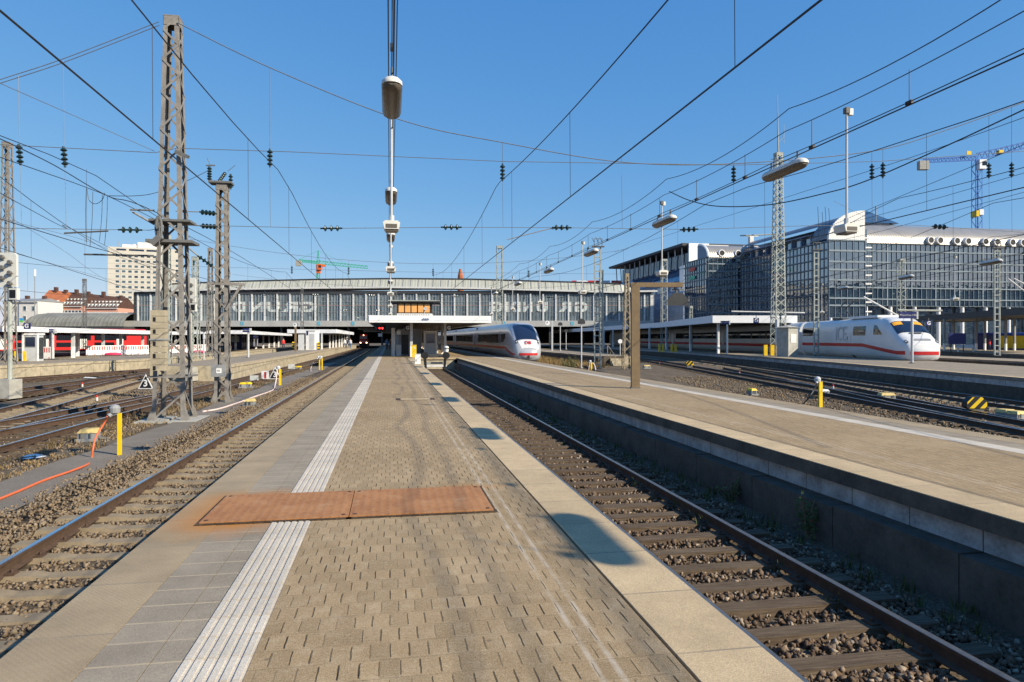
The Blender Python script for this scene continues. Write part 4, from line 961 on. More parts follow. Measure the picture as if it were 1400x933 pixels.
# individual feeders and jumpers ------------------------------
def freewire(label,pts,r=.012,m='wire',name='feeder_wire'):
    return tag(MB().tube(curve([D(*q) for q in pts]),r,5).build(name,MAT[m]),label,'wire')
freewire('thick wire descending from the left edge past the looped jumpers to the tall mast',[(-30,176,15),(70,224,19),(147,268,22),(212,290,23),(330,352,42),(420,410,70)],.014)
freewire('wire just below it descending towards the looped jumpers',[(-30,205,18),(60,236,21),(119,257,24),(170,279,26),(260,325,40)],.013)
freewire('thin stay falling from the left edge to the upper cross beam of the tall mast',[(-30,101,15),(100,158,19),(211,207,22.4)],.009,'wiregrey','stay_wire')
freewire('slack feeder hanging from the jumpers to the top insulator of the shorter mast',[(147,268,24),(185,268,25),(212,264,26),(250,250,27),(288,232,28.6)],.012)
for i,(x,y0,x1,y1) in enumerate([(118,258,118,331),(127,262,123,338),(140,266,136,330),(147,268,143,335)]):
    freewire(['leftmost','second','third','rightmost'][i]+' hanging jumper wire of the looped bundle at left',[(x,y0,24),(x-1,(y0+y1)/2,24),(x1,y1,24)],.009,name='jumper_wire')
freewire('round jumper loop hanging between the two left feeder wires',[(119,258,24),(122,274,24),(131,279,24),(140,273,24),(143,264,24)],.010,name='jumper_wire')
freewire('feeder running from the left edge over the grey signal head to the hotel tower',[(-30,247,22),(18,274,26),(89,312,36),(136,332,45),(300,416,110)],.014)
freewire('thin wire from the left edge falling behind the tall mast',[(-30,282,28),(18,303,34),(113,328,44),(177,352,55),(260,385,80)],.011,'wiregrey')
freewire('lower wire from the far left mast towards the hotel tower',[(18,346,46),(90,366,58),(160,385,75),(230,402,100)],.013,'wiregrey')
freewire('lowest left wire crossing before the red tiled roofs',[(18,300,46),(90,345,60),(140,380,75),(200,410,110)],.012,'wiregrey')
freewire('slack thick feeder sagging across the sky at right and rising to the right edge',[(915,262,24),(945,275,23),(985,282.5,22),(1053,280,20.5),(1126,265,19),(1186,247,17.5),(1300,197,15.5),(1430,136,13.5)],.016)
freewire('thin feeder running from the lower right sky to the right edge',[(840,345,60),(965,305,45),(1100,262,32),(1250,214,24),(1430,150,19)],.010)
freewire('wire sloping from the glass offices up to the right edge',[(900,400,80),(1050,345,60),(1180,290,45),(1300,240,36),(1430,185,29)],.015)
freewire('grey wire sloping above the barrel roofs to the right edge',[(1020,340,70),(1180,300,55),(1300,266,45),(1430,228,37)],.016)
freewire('lower grey wire crossing the barrel roof to the right edge',[(1030,352,75),(1180,322,60),(1300,290,50),(1430,255,40)],.016)
freewire('thin stay crossing downwards left of the blue crane',[(1140,275,60),(1187,299,62),(1310,360,66)],.012,'wiregrey','stay_wire')
for i,(x0,y0,x1,y1) in enumerate([(1118,283,1119,325),(1124,290,1125,322),(1128,283,1127,320),(1133,285,1134,318)]):
    freewire(['leftmost','second','third','rightmost'][i]+' jumper wire of the bundle before the glass roof',[(x0,y0,44),(x0+1,(y0+y1)/2,44),(x1,y1,44)],.014,name='jumper_wire')
# bracket arms and steady arms --------------------------------
def arm(label,pts,r=.035,m='mastL',ins=None):
    t=T('bracket_arm',label,'arm',(0,0,0))
    for a,b_ in zip(pts,pts[1:]): MB().tube([D(*a),D(*b_)],r,6).build('arm_tube',MAT[m],t)
    if ins: MB().insul(D(*ins[0]),D(*ins[1]),4,.12,.035).build('insulator',MAT['insul'],t)
arm('upper steady arm left of the tall mast before the sky',[(88,319,23),(148,316,23)],.03,'mastdark')
arm('lower double arm left of the tall mast before the hotel tower',[(115,348,24),(210,350,24)],.035,'mastdark')
arm('slanting bracket arm with insulators left of the shorter mast',[(250,333,27.4),(278,356,27.8),(296,368,28)],.03,'mastL',((270,350,27.6),(293,366,28)))
arm('upper insulated strut between the tall and the shorter mast',[(240,289,24.6),(272,290,25),(297,293,26)],.018,'mastdark',((273,290,25),(296,292.5,25.6)))
arm('lower insulated strut between the tall and the shorter mast',[(245,307,24.6),(272,309,25),(300,311,26)],.018,'mastdark',((274,309,25),(297,310.5,25.6)))
arm('slanting strut left of the pulley of the tall mast',[(181,290,22),(211,307,22.2)],.035,'mastL')
arm('horizontal strut left of the pulley of the tall mast',[(178,287,22),(211,288,22.2)],.03,'mastdark')
arm('pale bracket arm sloping over the white train nose',[(1181,406,62),(1228,432,62)],.07,'white2')
arm('thin pale arm pair at the right edge',[(1378,381,55),(1400,398,55),(1430,420,55)],.05,'white2')
arm('upper pale arm at the right edge',[(1386,381,57),(1430,404,57)],.05,'white2')
arm('long bracket arm with insulator from the lattice mast behind the silver train',[(693,328,60),(752,313,60)],.035,'mastbrown',((752,313,60),(775,312,60)))
arm('thin beam on two posts over the coach roofs at right',[(1000,426,75),(1100,428,75)],.08,'white2')
arm('grey bracket arm over the station name board at right',[(1228,424.5,66),(1288,425,66)],.1,'mastR')
arm('beam atop the glass corner crossing the white lattice mast',[(1012,322.5,72),(1060,320.5,72)],.07,'mastR')
# ---------------------------------------------------------------- building materials
def panes(name,cols,sx,sz,rough=.06,axis='X',spec=.6,metal=0.0,ior=1.45):
    n=NT(name); c=n.coord(); o=n.xyz(c); A=o[0] if axis=='X' else o[1]; Z=o[2]
    cm=n.new('ShaderNodeCombineXYZ'); n.lk(n.M('FLOOR',n.M('DIVIDE',A,sx)),cm.inputs[0]); n.lk(n.M('FLOOR',n.M('DIVIDE',Z,sz)),cm.inputs[1])
    wn=n.new('ShaderNodeTexWhiteNoise',noise_dimensions='2D'); n.lk(cm.outputs[0],wn.inputs['Vector'])
    cr=n.new('ShaderNodeValToRGB'); n.lk(n.M('ADD',n.M('MULTIPLY',wn.outputs[0],.6),n.M('MULTIPLY',n.noise(c,.12,3),.4)),cr.inputs[0]); e=cr.color_ramp.elements
    while len(e)<len(cols): e.new(.5)
    for i,k in enumerate(cols): e[i].position=.15+.7*i/(len(cols)-1); e[i].color=c4(k)
    b=n.new('ShaderNodeBump'); b.inputs['Strength'].default_value=.06; b.inputs['Distance'].default_value=.3; n.lk(n.noise(c,.7,2),b.inputs['Height']); n.lk(b.outputs[0],n.b.inputs['Normal'])
    n.b.inputs['IOR'].default_value=ior
    return n.fin(cr.outputs[0],rough,metal,spec)
def ribbed(name,col,freq,axis=0,rough=.4,metal=.3,depth=.35,var=.1):
    n=NT(name); c=n.coord(); o=n.xyz(c); s=n.M('SINE',n.M('MULTIPLY',o[axis],freq))
    base=n.mix(n.smooth(n.noise(c,.4,5),.3,.7),c4(col,1-var),c4(col,1+var)); base=n.mix(n.smooth(s,.6,1,0,depth),base,c4(col,.45)); n.bump(s,.3,.05)
    return n.fin(base,rough,metal,.4)
MAT['hallglass']=panes('hall_glass',[(.075,.10,.115),(.13,.17,.19),(.20,.245,.27),(.10,.135,.155)],.86,2.6,.25,spec=.35)
MAT['hallfascia']=ribbed('hall_roof_fascia',(.38,.39,.34),2*math.pi/.9,0,.7,0,.3)
MAT['wing']=ribbed('hall_wing_roof',(.20,.20,.175),2*math.pi/1.1,0,.8,0,.5,.25)
MAT['officeglass']=panes('office_glass',[(.01,.022,.035),(.02,.04,.06),(.05,.075,.10),(.014,.026,.04)],1.09,1.8,.03,spec=.6,ior=2.7)
MAT['officeglassy']=panes('office_glass_side',[(.014,.03,.055),(.03,.06,.10),(.06,.10,.15),(.02,.036,.06)],1.3,1.8,.03,'Y',spec=.7,ior=2.7)
MAT['blueglass']=panes('blue_office_glass',[(.03,.08,.15),(.06,.13,.24),(.03,.06,.12)],1.6,2.0,.05,'Y',spec=.7,ior=2.0)
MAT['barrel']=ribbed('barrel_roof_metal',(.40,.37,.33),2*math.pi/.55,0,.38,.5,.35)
MAT['barrely']=ribbed('barrel_roof_metal_shaded',(.2,.21,.23),2*math.pi/.55,1,.45,.4,.28)  # same roof metal, darkened to carry the shade of the side slope
MAT['whitecorr']=ribbed('white_corrugated_cladding',(.74,.73,.70),2*math.pi/.42,0,.5,0,.45,.04)
MAT['cream']=mat('cream_tower_cladding',(.50,.475,.415),.8,0,.07,.4)
MAT['towerglass']=panes('tower_glass',[(.015,.03,.05),(.05,.09,.13),(.10,.14,.16)],2.8,3,.1)
MAT['tileo']=mat('orange_roof_tiles',(.36,.12,.05),.85,0,.2,.8); MAT['tileb']=mat('brown_roof_tiles',(.085,.042,.03),.85,0,.25,.8)
MAT['salmon']=mat('salmon_render',(.58,.30,.22),.8,0,.08,.6); MAT['yel']=mat('yellow_render',(.62,.45,.17),.8,0,.08,.6); MAT['whiter']=mat('white_render',(.62,.6,.57),.8,0,.08,.6)
MAT['bluepanel']=mat('blue_grey_panel',(.14,.195,.29),.5,0,.15,.5)
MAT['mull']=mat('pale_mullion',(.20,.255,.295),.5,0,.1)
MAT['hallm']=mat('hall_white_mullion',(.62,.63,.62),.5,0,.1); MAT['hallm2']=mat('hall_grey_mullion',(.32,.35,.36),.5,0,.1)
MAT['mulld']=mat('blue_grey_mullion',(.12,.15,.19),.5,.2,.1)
def ring(c,ro,ri,y0,y1,n=20):
    b=MB(); vs=[]
    for r,y in ((ro,y1),(ro,y0),(ri,y0),(ri*.97,y1)):
        vs+=[(c.x+r*math.cos(2*math.pi*k/n),c.y+y,c.z+r*math.sin(2*math.pi*k/n)) for k in range(n)]
    return b.add(vs,[(i*n+k,i*n+(k+1)%n,(i+1)*n+(k+1)%n,(i+1)*n+k) for i in range(3) for k in range(n)])
# ---------------------------------------------------------------- station hall
DH=185.0; KH=DH/FPX; o_=P(540,HY,DH)
hx=lambda px:(px-540)*KH; hz=lambda py:EYE-(py-HY)*KH
hall=T('station_hall','long glass fronted station hall with pale ribbed roof edge closing the tracks','station',(o_.x,o_.y,0),-TH)
def roofline(px,ytab):
    for (a,ya),(b_,yb) in zip(ytab,ytab[1:]):
        if a<=px<=b_: return hz(ya+(yb-ya)*(px-a)/(b_-a))
top=[(232,388.5),(315,385),(430,382.2),(540,381),(640,381.8),(800,386.4),(850,388.6)]
bot=[(232,397.4),(315,395.4),(430,393.6),(540,392.8),(640,393.8),(800,398.2),(850,399.6)]
xs=[232+i*(850-232)/40 for i in range(41)]
b=MB(); n=len(xs)
b.add([(hx(x),-.6,roofline(x,bot)) for x in xs]+[(hx(x)*.998,.9,roofline(x,top)) for x in xs],[(i,i+1,n+i+1,n+i) for i in range(n-1)])
b.add([(hx(232),-.6,hz(397.4)),(hx(232),.9,hz(388.5)),(hx(232),9,hz(388.5)),(hx(232),9,hz(397.4))],[(0,1,2,3)])
b.add([(hx(850),-.6,hz(399.6)),(hx(850),.9,hz(388.6)),(hx(893),9,hz(398.4)),(hx(893),-.3,hz(398.8))],[(0,1,2,3)])
b.build('roof_fascia',MAT['hallfascia'],hall)
b=MB(); b.add([(hx(x)*.998,.9,roofline(x,top)+.02) for x in xs]+[(hx(x),60,roofline(x,top)+1.2) for x in xs],[(i,i+1,n+i+1,n+i) for i in range(n-1)]); b.build('roof',MAT['roofd'],hall)
b=MB()
for i in range(n-1): b.bar((hx(xs[i]),-.75,roofline(xs[i],bot)-.12),(hx(xs[i+1]),-.75,roofline(xs[i+1],bot)-.12),.5,.42)
b.bar((hx(846),-.75,hz(399.2)),(hx(898),-.75,hz(398.4)),.5,.45); b.bar((hx(176),-.75,hz(398.6)),(hx(236),-.75,hz(397.4)),.6,.5); b.build('gutter',MAT['white2'],hall)
b=MB()
for i in range(n-1): b.bar((hx(xs[i]),.85,roofline(xs[i],top)+.14),(hx(xs[i+1]),.85,roofline(xs[i+1],top)+.14),.5,.2)
b.build('roof_edge',MAT['dark'],hall)
b=MB()
for i in range(0,61):
    x=232+i*(850-232)/60; b.bar((hx(x),-.66,roofline(x,bot)),(hx(x)*.998,.82,roofline(x,top)),.12,.1)
b.build('roof_rib',MAT['grey'],hall)
gx0,gx1=hx(185.5),hx(890); gz0,gz1=hz(438.7),hz(400.5)
MB().box(gx0,gx1,0,.3,gz0,gz1+.3).build('glass_wall',MAT['hallglass'],hall)
MB().box(gx0,gx1,-.35,-.05,gz1-.3,gz1+.5).build('lintel',MAT['dark'],hall)
k=0; x=189.0
while x<890: MB().box(hx(x)-.19,hx(x)+.19,-.32,-.02,gz0,gz1-.32).build('main_mullion',MAT['hallm'],hall); x+=17.3; k+=1
b=MB(); x=189.0
while x<888:
    for j in (1,2,3): b.box(hx(x+17.3*j/4)-.045,hx(x+17.3*j/4)+.045,-.14,-.012,gz0,gz1-.3)
    x+=17.3
o=b.build('thin_mullion',MAT['hallm2'],hall); o['kind']='stuff'
for y in (412.6,427): MB().box(gx0,gx1,-.11,-.006,hz(y)-.06,hz(y)+.06).build('transom',MAT['grey'],hall)
MB().box(gx0,gx1,-.10,-.004,hz(417)-.22,hz(417)-.08).build('inner_rail',mat('rusty_pink_rail',(.36,.24,.2),.8),hall)
MB().box(hx(150),hx(893),-.9,.2,hz(446.8),hz(438.9)).build('base_band',mat('hall_base_band',(.40,.40,.385),.8,0,.12,.4),hall)
MB().box(hx(185),hx(893),.4,60,hz(446.8),hz(445)).build('inner_ceiling',MAT['roofd'],hall)
MB().box(hx(150),hx(893),58,60,0,hz(445)).build('inner_wall',MAT['black'],hall)
MB().box(hx(889),hx(893),-.3,50,0,hz(399.5)).build('end_wall',MAT['white2'],hall)
MB().box(gx0-.4,gx0,-.3,50,hz(446),hz(400)).build('end_wall',MAT['dark'],hall)
for px in (333,437,483.5,689,782,821,861,226): b=MB().box(hx(px)-.45,hx(px)+.45,-.96,-.91,hz(445),hz(440)).build('track_number_plate',mat('plate_blue',(.12,.38,.5),.5),hall)
for x in range(200,890,46): MB().box(hx(x)-.25,hx(x)+.25,.3,.9,-.9,hz(446.9)).build('column',MAT['dark'],hall)
for y,l in ((449.5,0),(452.5,20)):
    MB().box(hx(480+l*.4),hx(511+l*.2),8,8.3,hz(y)-.25,hz(y)+.2).build('inner_truss',MAT['grey'],hall)
HB=.22
def hall_letters(label,chars):
    t=T('glass_lettering',label,'lettering',hall.matrix_world@Vector((0,0,0)) if 0 else (o_.x,o_.y,0),-TH)
    for ch,x0,x1 in chars:
        w=(x1-x0)*KH; H=(427.2-412.4)*KH
        ob=text('letter',ch,H*1.36,MAT['letter'],t,(0,0,0),(R(90),0,0),.02,True,bold=.2)
        me=ob.data; co=np.zeros(len(me.vertices)*3); me.vertices.foreach_get('co',co); co=co.reshape(-1,3); lo,hi=co.min(0),co.max(0)
        co[:,0]=(co[:,0]-lo[0])/(hi[0]-lo[0])*w-w/2; co[:,1]=(co[:,1]-lo[1])/(hi[1]-lo[1])*H-H/2; me.vertices.foreach_set('co',co.ravel()); me.update()
        ob.location=(hx((x0+x1)/2),-.06,hz(419.8))
hall_letters('mirrored pale lettering behind the hall glass left of the control cabin',[('D',317,336),('N',341,362),('U',364.5,382.5),('R',384.5,407.5),('G',409,433)])
hall_letters('mirrored pale lettering behind the hall glass right of the control cabin',[('G',668,689),('I',691,696),('D',698,712.5),('N',715,728),('U',733,749),('R',763,782),('G',785,804)])
# dark wing left of the hall
wing=T('hall_wing','low wing with a curved dark ribbed roof left of the station hall','building',(o_.x,o_.y,0),-TH)
b=MB(); xa,xb=hx(51),hx(186); pr=[(0,hz(447)),(.4,hz(441)),(1.5,hz(435)),(3.5,hz(430.5)),(7,hz(428.2))]
m=len(pr); b.add([(xa+ (6 if 0 else i*.55),-6+y,z) for i,(y,z) in enumerate(pr)]+[(xb,-6+y,z) for y,z in pr],[(i,i+1,m+i+1,m+i) for i in range(m-1)])
b.build('roof',MAT['wing'],wing); MB().bar((xa+2,1.2,hz(428.2)),(xb,1.2,hz(428.2)),.4,.35).build('ridge',MAT['white2'],wing)
MB().box(xa,xb,-5.9,40,-1,hz(447)).build('wall',MAT['dark'],wing); MB().box(xa+2,xb,1.3,40,hz(447),hz(428.6)).build('rear_roof',MAT['roofd'],wing)
# ---------------------------------------------------------------- left town
def along_frame(px,d,rz): q=P(px,HY,d); return (q.x,q.y,-1),rz
DT=350.; kt=DT/FPX; q=P(197,HY,DT); tw=T('hotel_tower','tall cream hotel tower with a grid of small windows behind the hall','tower',(q.x,q.y,-1),R(13))
tx=lambda px:(px-190)*kt; tz=lambda py:EYE+1-(py-HY)*kt
MB().box(tx(147),tx(236),0,22,0,tz(339.5)).build('wall',MAT['cream'],tw)
b=MB(); 
for j in range(13): b.box(tx(146.9),tx(236.1),-.05,.02,tz(354.5+j*7.03)-.1,tz(354.5+j*7.03)+.1)
b.build('panel_joint',mat('tower_joint',(.42,.4,.36),.8),tw)
for c in range(7):
    for r in range(12):
        x=158.2+c*7.45; y=351+r*7.03; w=MB().box(tx(x-2),tx(x+2),-.06,.1,tz(y+1.5),tz(y-1.4)).build('window',MAT['towerglass'],tw)
for r in range(8): MB().box(tx(229),tx(235),-.06,.1,tz(355+r*7.03+1.6),tz(355+r*7.03-1.6)).build('window',MAT['towerglass'],tw)
for x0,x1 in ((157,168.5),(172,190),(193,205.5),(228,236)): MB().box(tx(x0),tx(x1),-.06,.1,tz(344),tz(341.6)).build('loggia',MAT['glassbl'],tw)
b=MB(); b.box(tx(163),tx(180),3,15,tz(339.4),tz(334.5)); b.box(tx(181),tx(209),4,18,tz(339.4),tz(330.5)); b.box(tx(176),tx(200),5,17,tz(339.4),tz(333)); b.build('penthouse',MAT['whiter'],tw)
b=MB(); b.cyl((tx(158),4,tz(339)),(tx(158),4,tz(331)),.15,6); b.box(tx(189),tx(193),5,7,tz(330.4),tz(328.6)); b.build('roof_aerial',MAT['grey'],tw)
# row houses with tiled roofs
DR=235.; kr=DR/FPX
def house(px0,px1,wallm,roofm,ye,yr0,yr1,label,nw,rows,dorm,d=DR,ex=0,rzoff=-.25):
    kk=d/FPX; q=P(px0,HY,d); t=T('row_house',label,'house',(q.x,q.y,-1),-TH); W=(px1-px0)*kk; z=lambda py:EYE+1-(py-HY)*kk
    MB().box(0,W,0,12,0,z(ye)).build('wall',wallm,t)
    b=MB(); b.add([(-.2,-.6,z(ye)),(W+.1,-.6,z(ye)),(W+.1,6,z(yr1)),(-.2,6,z(yr0)),(-.2,12.5,z(ye)),(W+.1,12.5,z(ye))],[(0,1,2,3),(3,2,5,4),(0,3,4),(1,5,2)]); rf=b.build('roof',roofm,t)
    MB().box(-.1,W,-.5,-.05,z(ye)-.35,z(ye)-.01).build('cornice',MAT['white2'],t)
    for r in range(rows):
        for c in range(nw):
            x=W*(c+.5)/nw; zz=z(ye)-2.3-r*3.1; f=MB().box(x-.55,x+.55,-.08,.02,zz-.8,zz+.8).build('window',MAT['white2'],t); MB().box(x-.4,x+.4,-.1,-.082,zz-.68,zz+.68).build('pane',MAT['towerglass'],f)
    for r in range(dorm):
        for c in range(nw):
            x=W*(c+.5)/nw; u=.14+.33*r; zz=z(ye)+(z((yr0+yr1)/2)-z(ye))*u; yy=-.6+6.6*u
            b=MB(); s=.62 if r==0 else .34; b.box(x-.5*s,x+.5*s,yy-.25,yy+1.6,zz-.1,zz+1.25*s); dm=b.build('dormer',MAT['white2'],rf); MB().box(x-.32*s,x+.32*s,yy-.28,yy-.255,zz+.2*s,zz+1.05*s).build('pane',MAT['towerglass'],dm)
    MB().box(W*.3,W*.3+.9,5,6.2,z(yr0)-1,z(yr0)+.9).build('chimney',MAT['tileb'],rf); MB().box(W*.8,W*.8+.9,5,6.2,z(yr1)-1,z(yr1)+.8).build('chimney',MAT['tileb'],rf); return t
house(4,52,MAT['whiter'],MAT['grey'],412,407,407,'white rendered house at the far left with small windows',4,4,0,215.)
house(52,79,MAT['yel'],MAT['tileo'],416.5,394.8,398,'yellow house under a bright orange tiled roof',5,2,1,DR)
house(79,112,MAT['salmon'],MAT['tileb'],418.5,398,400.5,'salmon house under a brown roof beside the yellow house',7,2,2,DR+2)
house(112,161,MAT['salmon'],MAT['tileb'],421,401,406,'long salmon house under a brown roof before the hotel tower',10,2,2,DR+4)
q=P(47.5,HY,210); t=T('antenna_mast','thin rooftop antenna with a white head over the orange roof','antenna',(q.x,q.y,-1)); MB().cyl((0,0,0),(0,0,zat(372,210)+1),.12,6).build('pole',MAT['grey'],t); MB().cyl((0,0,zat(378,210)+1),(0,0,zat(369,210)+1),.35,8).build('head',MAT['white'],t)
# ---------------------------------------------------------------- right-hand office blocks
def quarter(y0,z0,ry,rz_,n=10): return [(y0+ry*(1-math.cos(i/n*math.pi/2)),z0+rz_*math.sin(i/n*math.pi/2)) for i in range(n+1)]
q=P(1133,HY,130); BX,BY=q.x,q.y; bz=lambda py,d=130.:zat(py,d)+1
of=T('office_block','large glass office block with barrel roofs and portholes at right','office building',(BX,BY,-1),R(-1))
pxl=lambda px,y=0:planeX(px,BY+y)-BX
xb=pxl(1182); xs2=pxl(1197); xe=pxl(1405)+34; y2=4.0
# white corrugated end bay
zt,zl=bz(286.5),bz(326)
pts=[(0,0,zl-.6)]+[(xb*(1-math.cos(a))*1.0,0,zl+(zt-zl)*math.sin(a)) for a in [i/12*math.pi/2 for i in range(13)]]+[(xb,0,zl-.6)]
MB().prism(pts,(0,.5,0)).build('end_gable',MAT['whitecorr'],of)
lv=[(435,418),(417,408),(407,393),(392,383),(382,369),(368,358),(357,343),(342,328)]
def facade(x0,x1,y,levels,pitch,glass,mul,heavy=0,d=130.,bandh=.22):
    for i,(ya,yb) in enumerate(levels):
        z0,z1=bz(ya,d),bz(yb,d); w=MB().box(x0,x1,y,y+.3,z0,z1-.02).build('window_band',glass,of); b=MB(); n=max(1,round((x1-x0)/pitch)); b.box(x0,x1,y-.1,y-.012,z0,z0+.08)
        for k in range(n+1):
            x=x0+(x1-x0)*k/n; ww=.035 if not(heavy and k%heavy==0) else .11; b.box(x-ww,x+ww,y-.16,y-.01,z0,z1-.01)
        b.build('mullion',mul,w); MB().box(x0-.05,x1+.05,y-.22,y+.02,z1-bandh/2,z1+bandh/2).build('ledge',mul,w)
facade(0,xb,0,lv,1.35,MAT['officeglass'],MAT['mull'])
MB().box(.0,xb,.1,.4,0,bz(435)-.02).build('ground_floor',MAT['officeglass'],of)
for x in (.3,xb*.5,xb-.3): MB().cyl((x,-.1,0),(x,-.1,bz(435)),.3,12).build('column',MAT['white'],of)
# stair recess
MB().box(xb+.02,xs2,2.6,3,0,bz(312,133)).build('stair_wall',MAT['officeglass'],of)
for y in (325,338,350,363,376,388,401,413,426): MB().box(xb+.02,xs2,1.2,2.6,bz(y,132)-.12,bz(y,132)+.12).build('balcony',MAT['white'],of)
# main front
zf=bz(331,134); facade(xs2,xe,y2,[(418,408.5),(408.2,392.8),(392.5,382.2),(382,368.3),(368,357.3),(357,341.8),(341.5,331)],1.09,MAT['officeglass'],MAT['mull'],5,134.)
MB().box(xs2,xe,y2+1.5,y2+2,0,bz(418,134)).build('ground_floor',MAT['officeglass'],of)
for i in range(14): MB().cyl((xs2+1+i*5.45,y2+.4,0),(xs2+1+i*5.45,y2+.4,bz(418,134)),.4,12).build('column',MAT['white'],of)
pr=quarter(y2-.4,zf,9,bz(297,134)-zf); m=len(pr); b=MB(); b.add([(xs2,y,z) for y,z in pr]+[(xe,y,z) for y,z in pr],[(i,i+1,m+i+1,m+i) for i in range(m-1)]); rf=b.build('barrel_roof',MAT['barrel'],of,True)
b=MB(); b.prism([(xs2-.02,y,z) for y,z in pr]+[(xs2-.02,pr[-1][0],zf-9),(xs2-.02,pr[0][0],zf-9)],(-.35,0,0)); b.build('roof_end',MAT['bluepanel'],of)
b=MB().tube([(xs2-.2,y-.1,z+.1) for y,z in pr],.28,6).build('roof_rim',MAT['white'],of)
MB().bar((xs2,pr[-1][0],pr[-1][1]+.1),(xe,pr[-1][0],pr[-1][1]+.1),.6,.25).build('ridge',MAT['dark'],of)
for px in (1266,1278.5,1301,1316,1339,1354.5,1375,1389.5):
    x=pxl(px,y2); c=Vector((x,y2-.15,bz(325.5,134))); ph=ring(c,.74,.58,-.75,.8).build('porthole',MAT['white'],rf); MB().cyl(c+Vector((0,-.66,0)),c+Vector((0,-.5,0)),.575,16).build('porthole_glass',MAT['black'],ph)
# side facade, its barrel roof coloured darker for the shade on it
L1=34.0
for i,(ya,yb) in enumerate([(440,428),(427.5,416),(415.5,402),(401.5,391),(390.5,378),(377.5,366),(365.5,353),(352.5,341),(340.5,330)]):
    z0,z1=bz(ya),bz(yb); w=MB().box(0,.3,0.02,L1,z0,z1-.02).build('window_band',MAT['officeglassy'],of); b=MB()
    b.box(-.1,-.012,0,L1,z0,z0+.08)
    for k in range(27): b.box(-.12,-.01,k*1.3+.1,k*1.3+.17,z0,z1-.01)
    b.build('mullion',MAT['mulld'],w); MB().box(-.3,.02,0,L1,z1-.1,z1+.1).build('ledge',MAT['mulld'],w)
MB().box(.8,1.2,6,L1,bz(330),bz(317)).build('attic_window',MAT['officeglassy'],of)
b=MB()
for k in range(8): b.box(.2,.9,6+k*3.4,6.35+k*3.4,bz(330),bz(316.5))
b.box(-.2,.9,5.5,L1,bz(316.5),bz(315)); b.build('attic_frame',MAT['bluepanel'],of)
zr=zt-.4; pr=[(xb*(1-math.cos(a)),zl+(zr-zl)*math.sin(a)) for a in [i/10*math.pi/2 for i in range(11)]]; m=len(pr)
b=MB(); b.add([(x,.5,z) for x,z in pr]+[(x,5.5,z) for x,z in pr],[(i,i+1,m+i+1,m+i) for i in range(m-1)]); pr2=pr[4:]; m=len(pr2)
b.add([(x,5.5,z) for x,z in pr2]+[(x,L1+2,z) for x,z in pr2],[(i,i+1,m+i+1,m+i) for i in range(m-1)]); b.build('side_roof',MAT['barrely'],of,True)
MB().bar((xb,.5,zr+.15),(xb,L1+2,zr+.15),.5,.4).build('ridge',MAT['white'],of)
MB().box(xb,xe,14,40,0,zr-1).build('core',MAT['bluepanel'],of)
c=Vector((pxl(1177,10)+4,10,zr)); b=MB(); b.add([c+Vector((-4.5,0,0)),c+Vector((4.5,0,0)),c+Vector((4.5,8,0)),c+Vector((-4.5,8,0)),c+Vector((0,4,3.2))],[(0,1,4),(1,2,4),(2,3,4),(3,0,4)]); b.build('glass_pyramid',MAT['officeglassy'],of)
b=MB(); b.cyl((pxl(1196,3),3,zr-1),(pxl(1196,3),3,zr+2),.12,6); b.build('roof_aerial',MAT['grey'],of)
# second block behind
Y2=152.; xo=planeX(968,Y2); d2=xo*ST+Y2*CT; o2=T('office_block','second glass office block with a lit barrel roof, left behind the largest one','office building',(xo,Y2,-1),0)
z2=lambda py:zat(py,d2)+1; W2=16.
for i,(ya,yb) in enumerate([(440,428),(427.5,417),(416.5,405),(404.5,394),(393.5,382),(381.5,371),(370.5,361),(360.5,352.5)]):
    z0,z1=z2(ya),z2(yb); w=MB().box(0,W2,0,.3,z0,z1-.02).build('window_band',MAT['officeglass'],o2); b=MB(); b.box(0,W2,-.1,-.012,z0,z0+.08); [b.box(k*1.2-.035,k*1.2+.035,-.15,-.01,z0,z1-.01) for k in range(14)]; b.build('mullion',MAT['mull'],w); MB().box(0,W2,-.2,.02,z1-.1,z1+.1).build('ledge',MAT['mull'],w)
    w=MB().box(-.3,-.01,.1,12.5,z0,z1-.02).build('window_band',MAT['officeglassy'],o2); b=MB(); b.box(-.4,-.312,.1,12.4,z0,z0+.08); [b.box(-.45,-.31,k*1.3+.1,k*1.3+.17,z0,z1-.01) for k in range(10)]; b.build('mullion',MAT['mulld'],w); MB().box(-.5,-.01,0,12.5,z1-.1,z1+.1).build('ledge',MAT['mulld'],w)
for y,c in ((340,'red'),(352,'greencrane')): MB().box(-.52,-.5,6,9.5,z2(y+22+5),z2(y+22)).build('window_sign',MAT[c],o2)
pr=quarter(-.3,z2(352),5,z2(332.5)-z2(352)); m=len(pr); b=MB(); b.add([(0,y,z) for y,z in pr]+[(W2,y,z) for y,z in pr],[(i,i+1,m+i+1,m+i) for i in range(m-1)]); rf=b.build('barrel_roof',MAT['barrel'],o2,True)
MB().prism([(-.02,y,z) for y,z in pr]+[(-.02,5,pr[-1][1]),(-.02,5,pr[0][1]),],(-.3,0,0)).build('roof_end',MAT['bluepanel'],o2); MB().tube([(-.15,y-.1,z+.1) for y,z in pr],.3,6).build('roof_rim',MAT['white'],o2)
MB().bar((0,pr[-1][0],pr[-1][1]+.1),(W2,pr[-1][0],pr[-1][1]+.1),.5,.25).build('ridge',MAT['white2'],o2)
for px in (986,1008.5):
    c=Vector((planeX(px,Y2)-xo,.35,z2(346))); ph=ring(c,.82,.64,-.8,.8).build('porthole',MAT['white'],rf); MB().cyl(c+Vector((0,-.71,0)),c+Vector((0,-.5,0)),.635,16).build('porthole_glass',MAT['black'],ph)
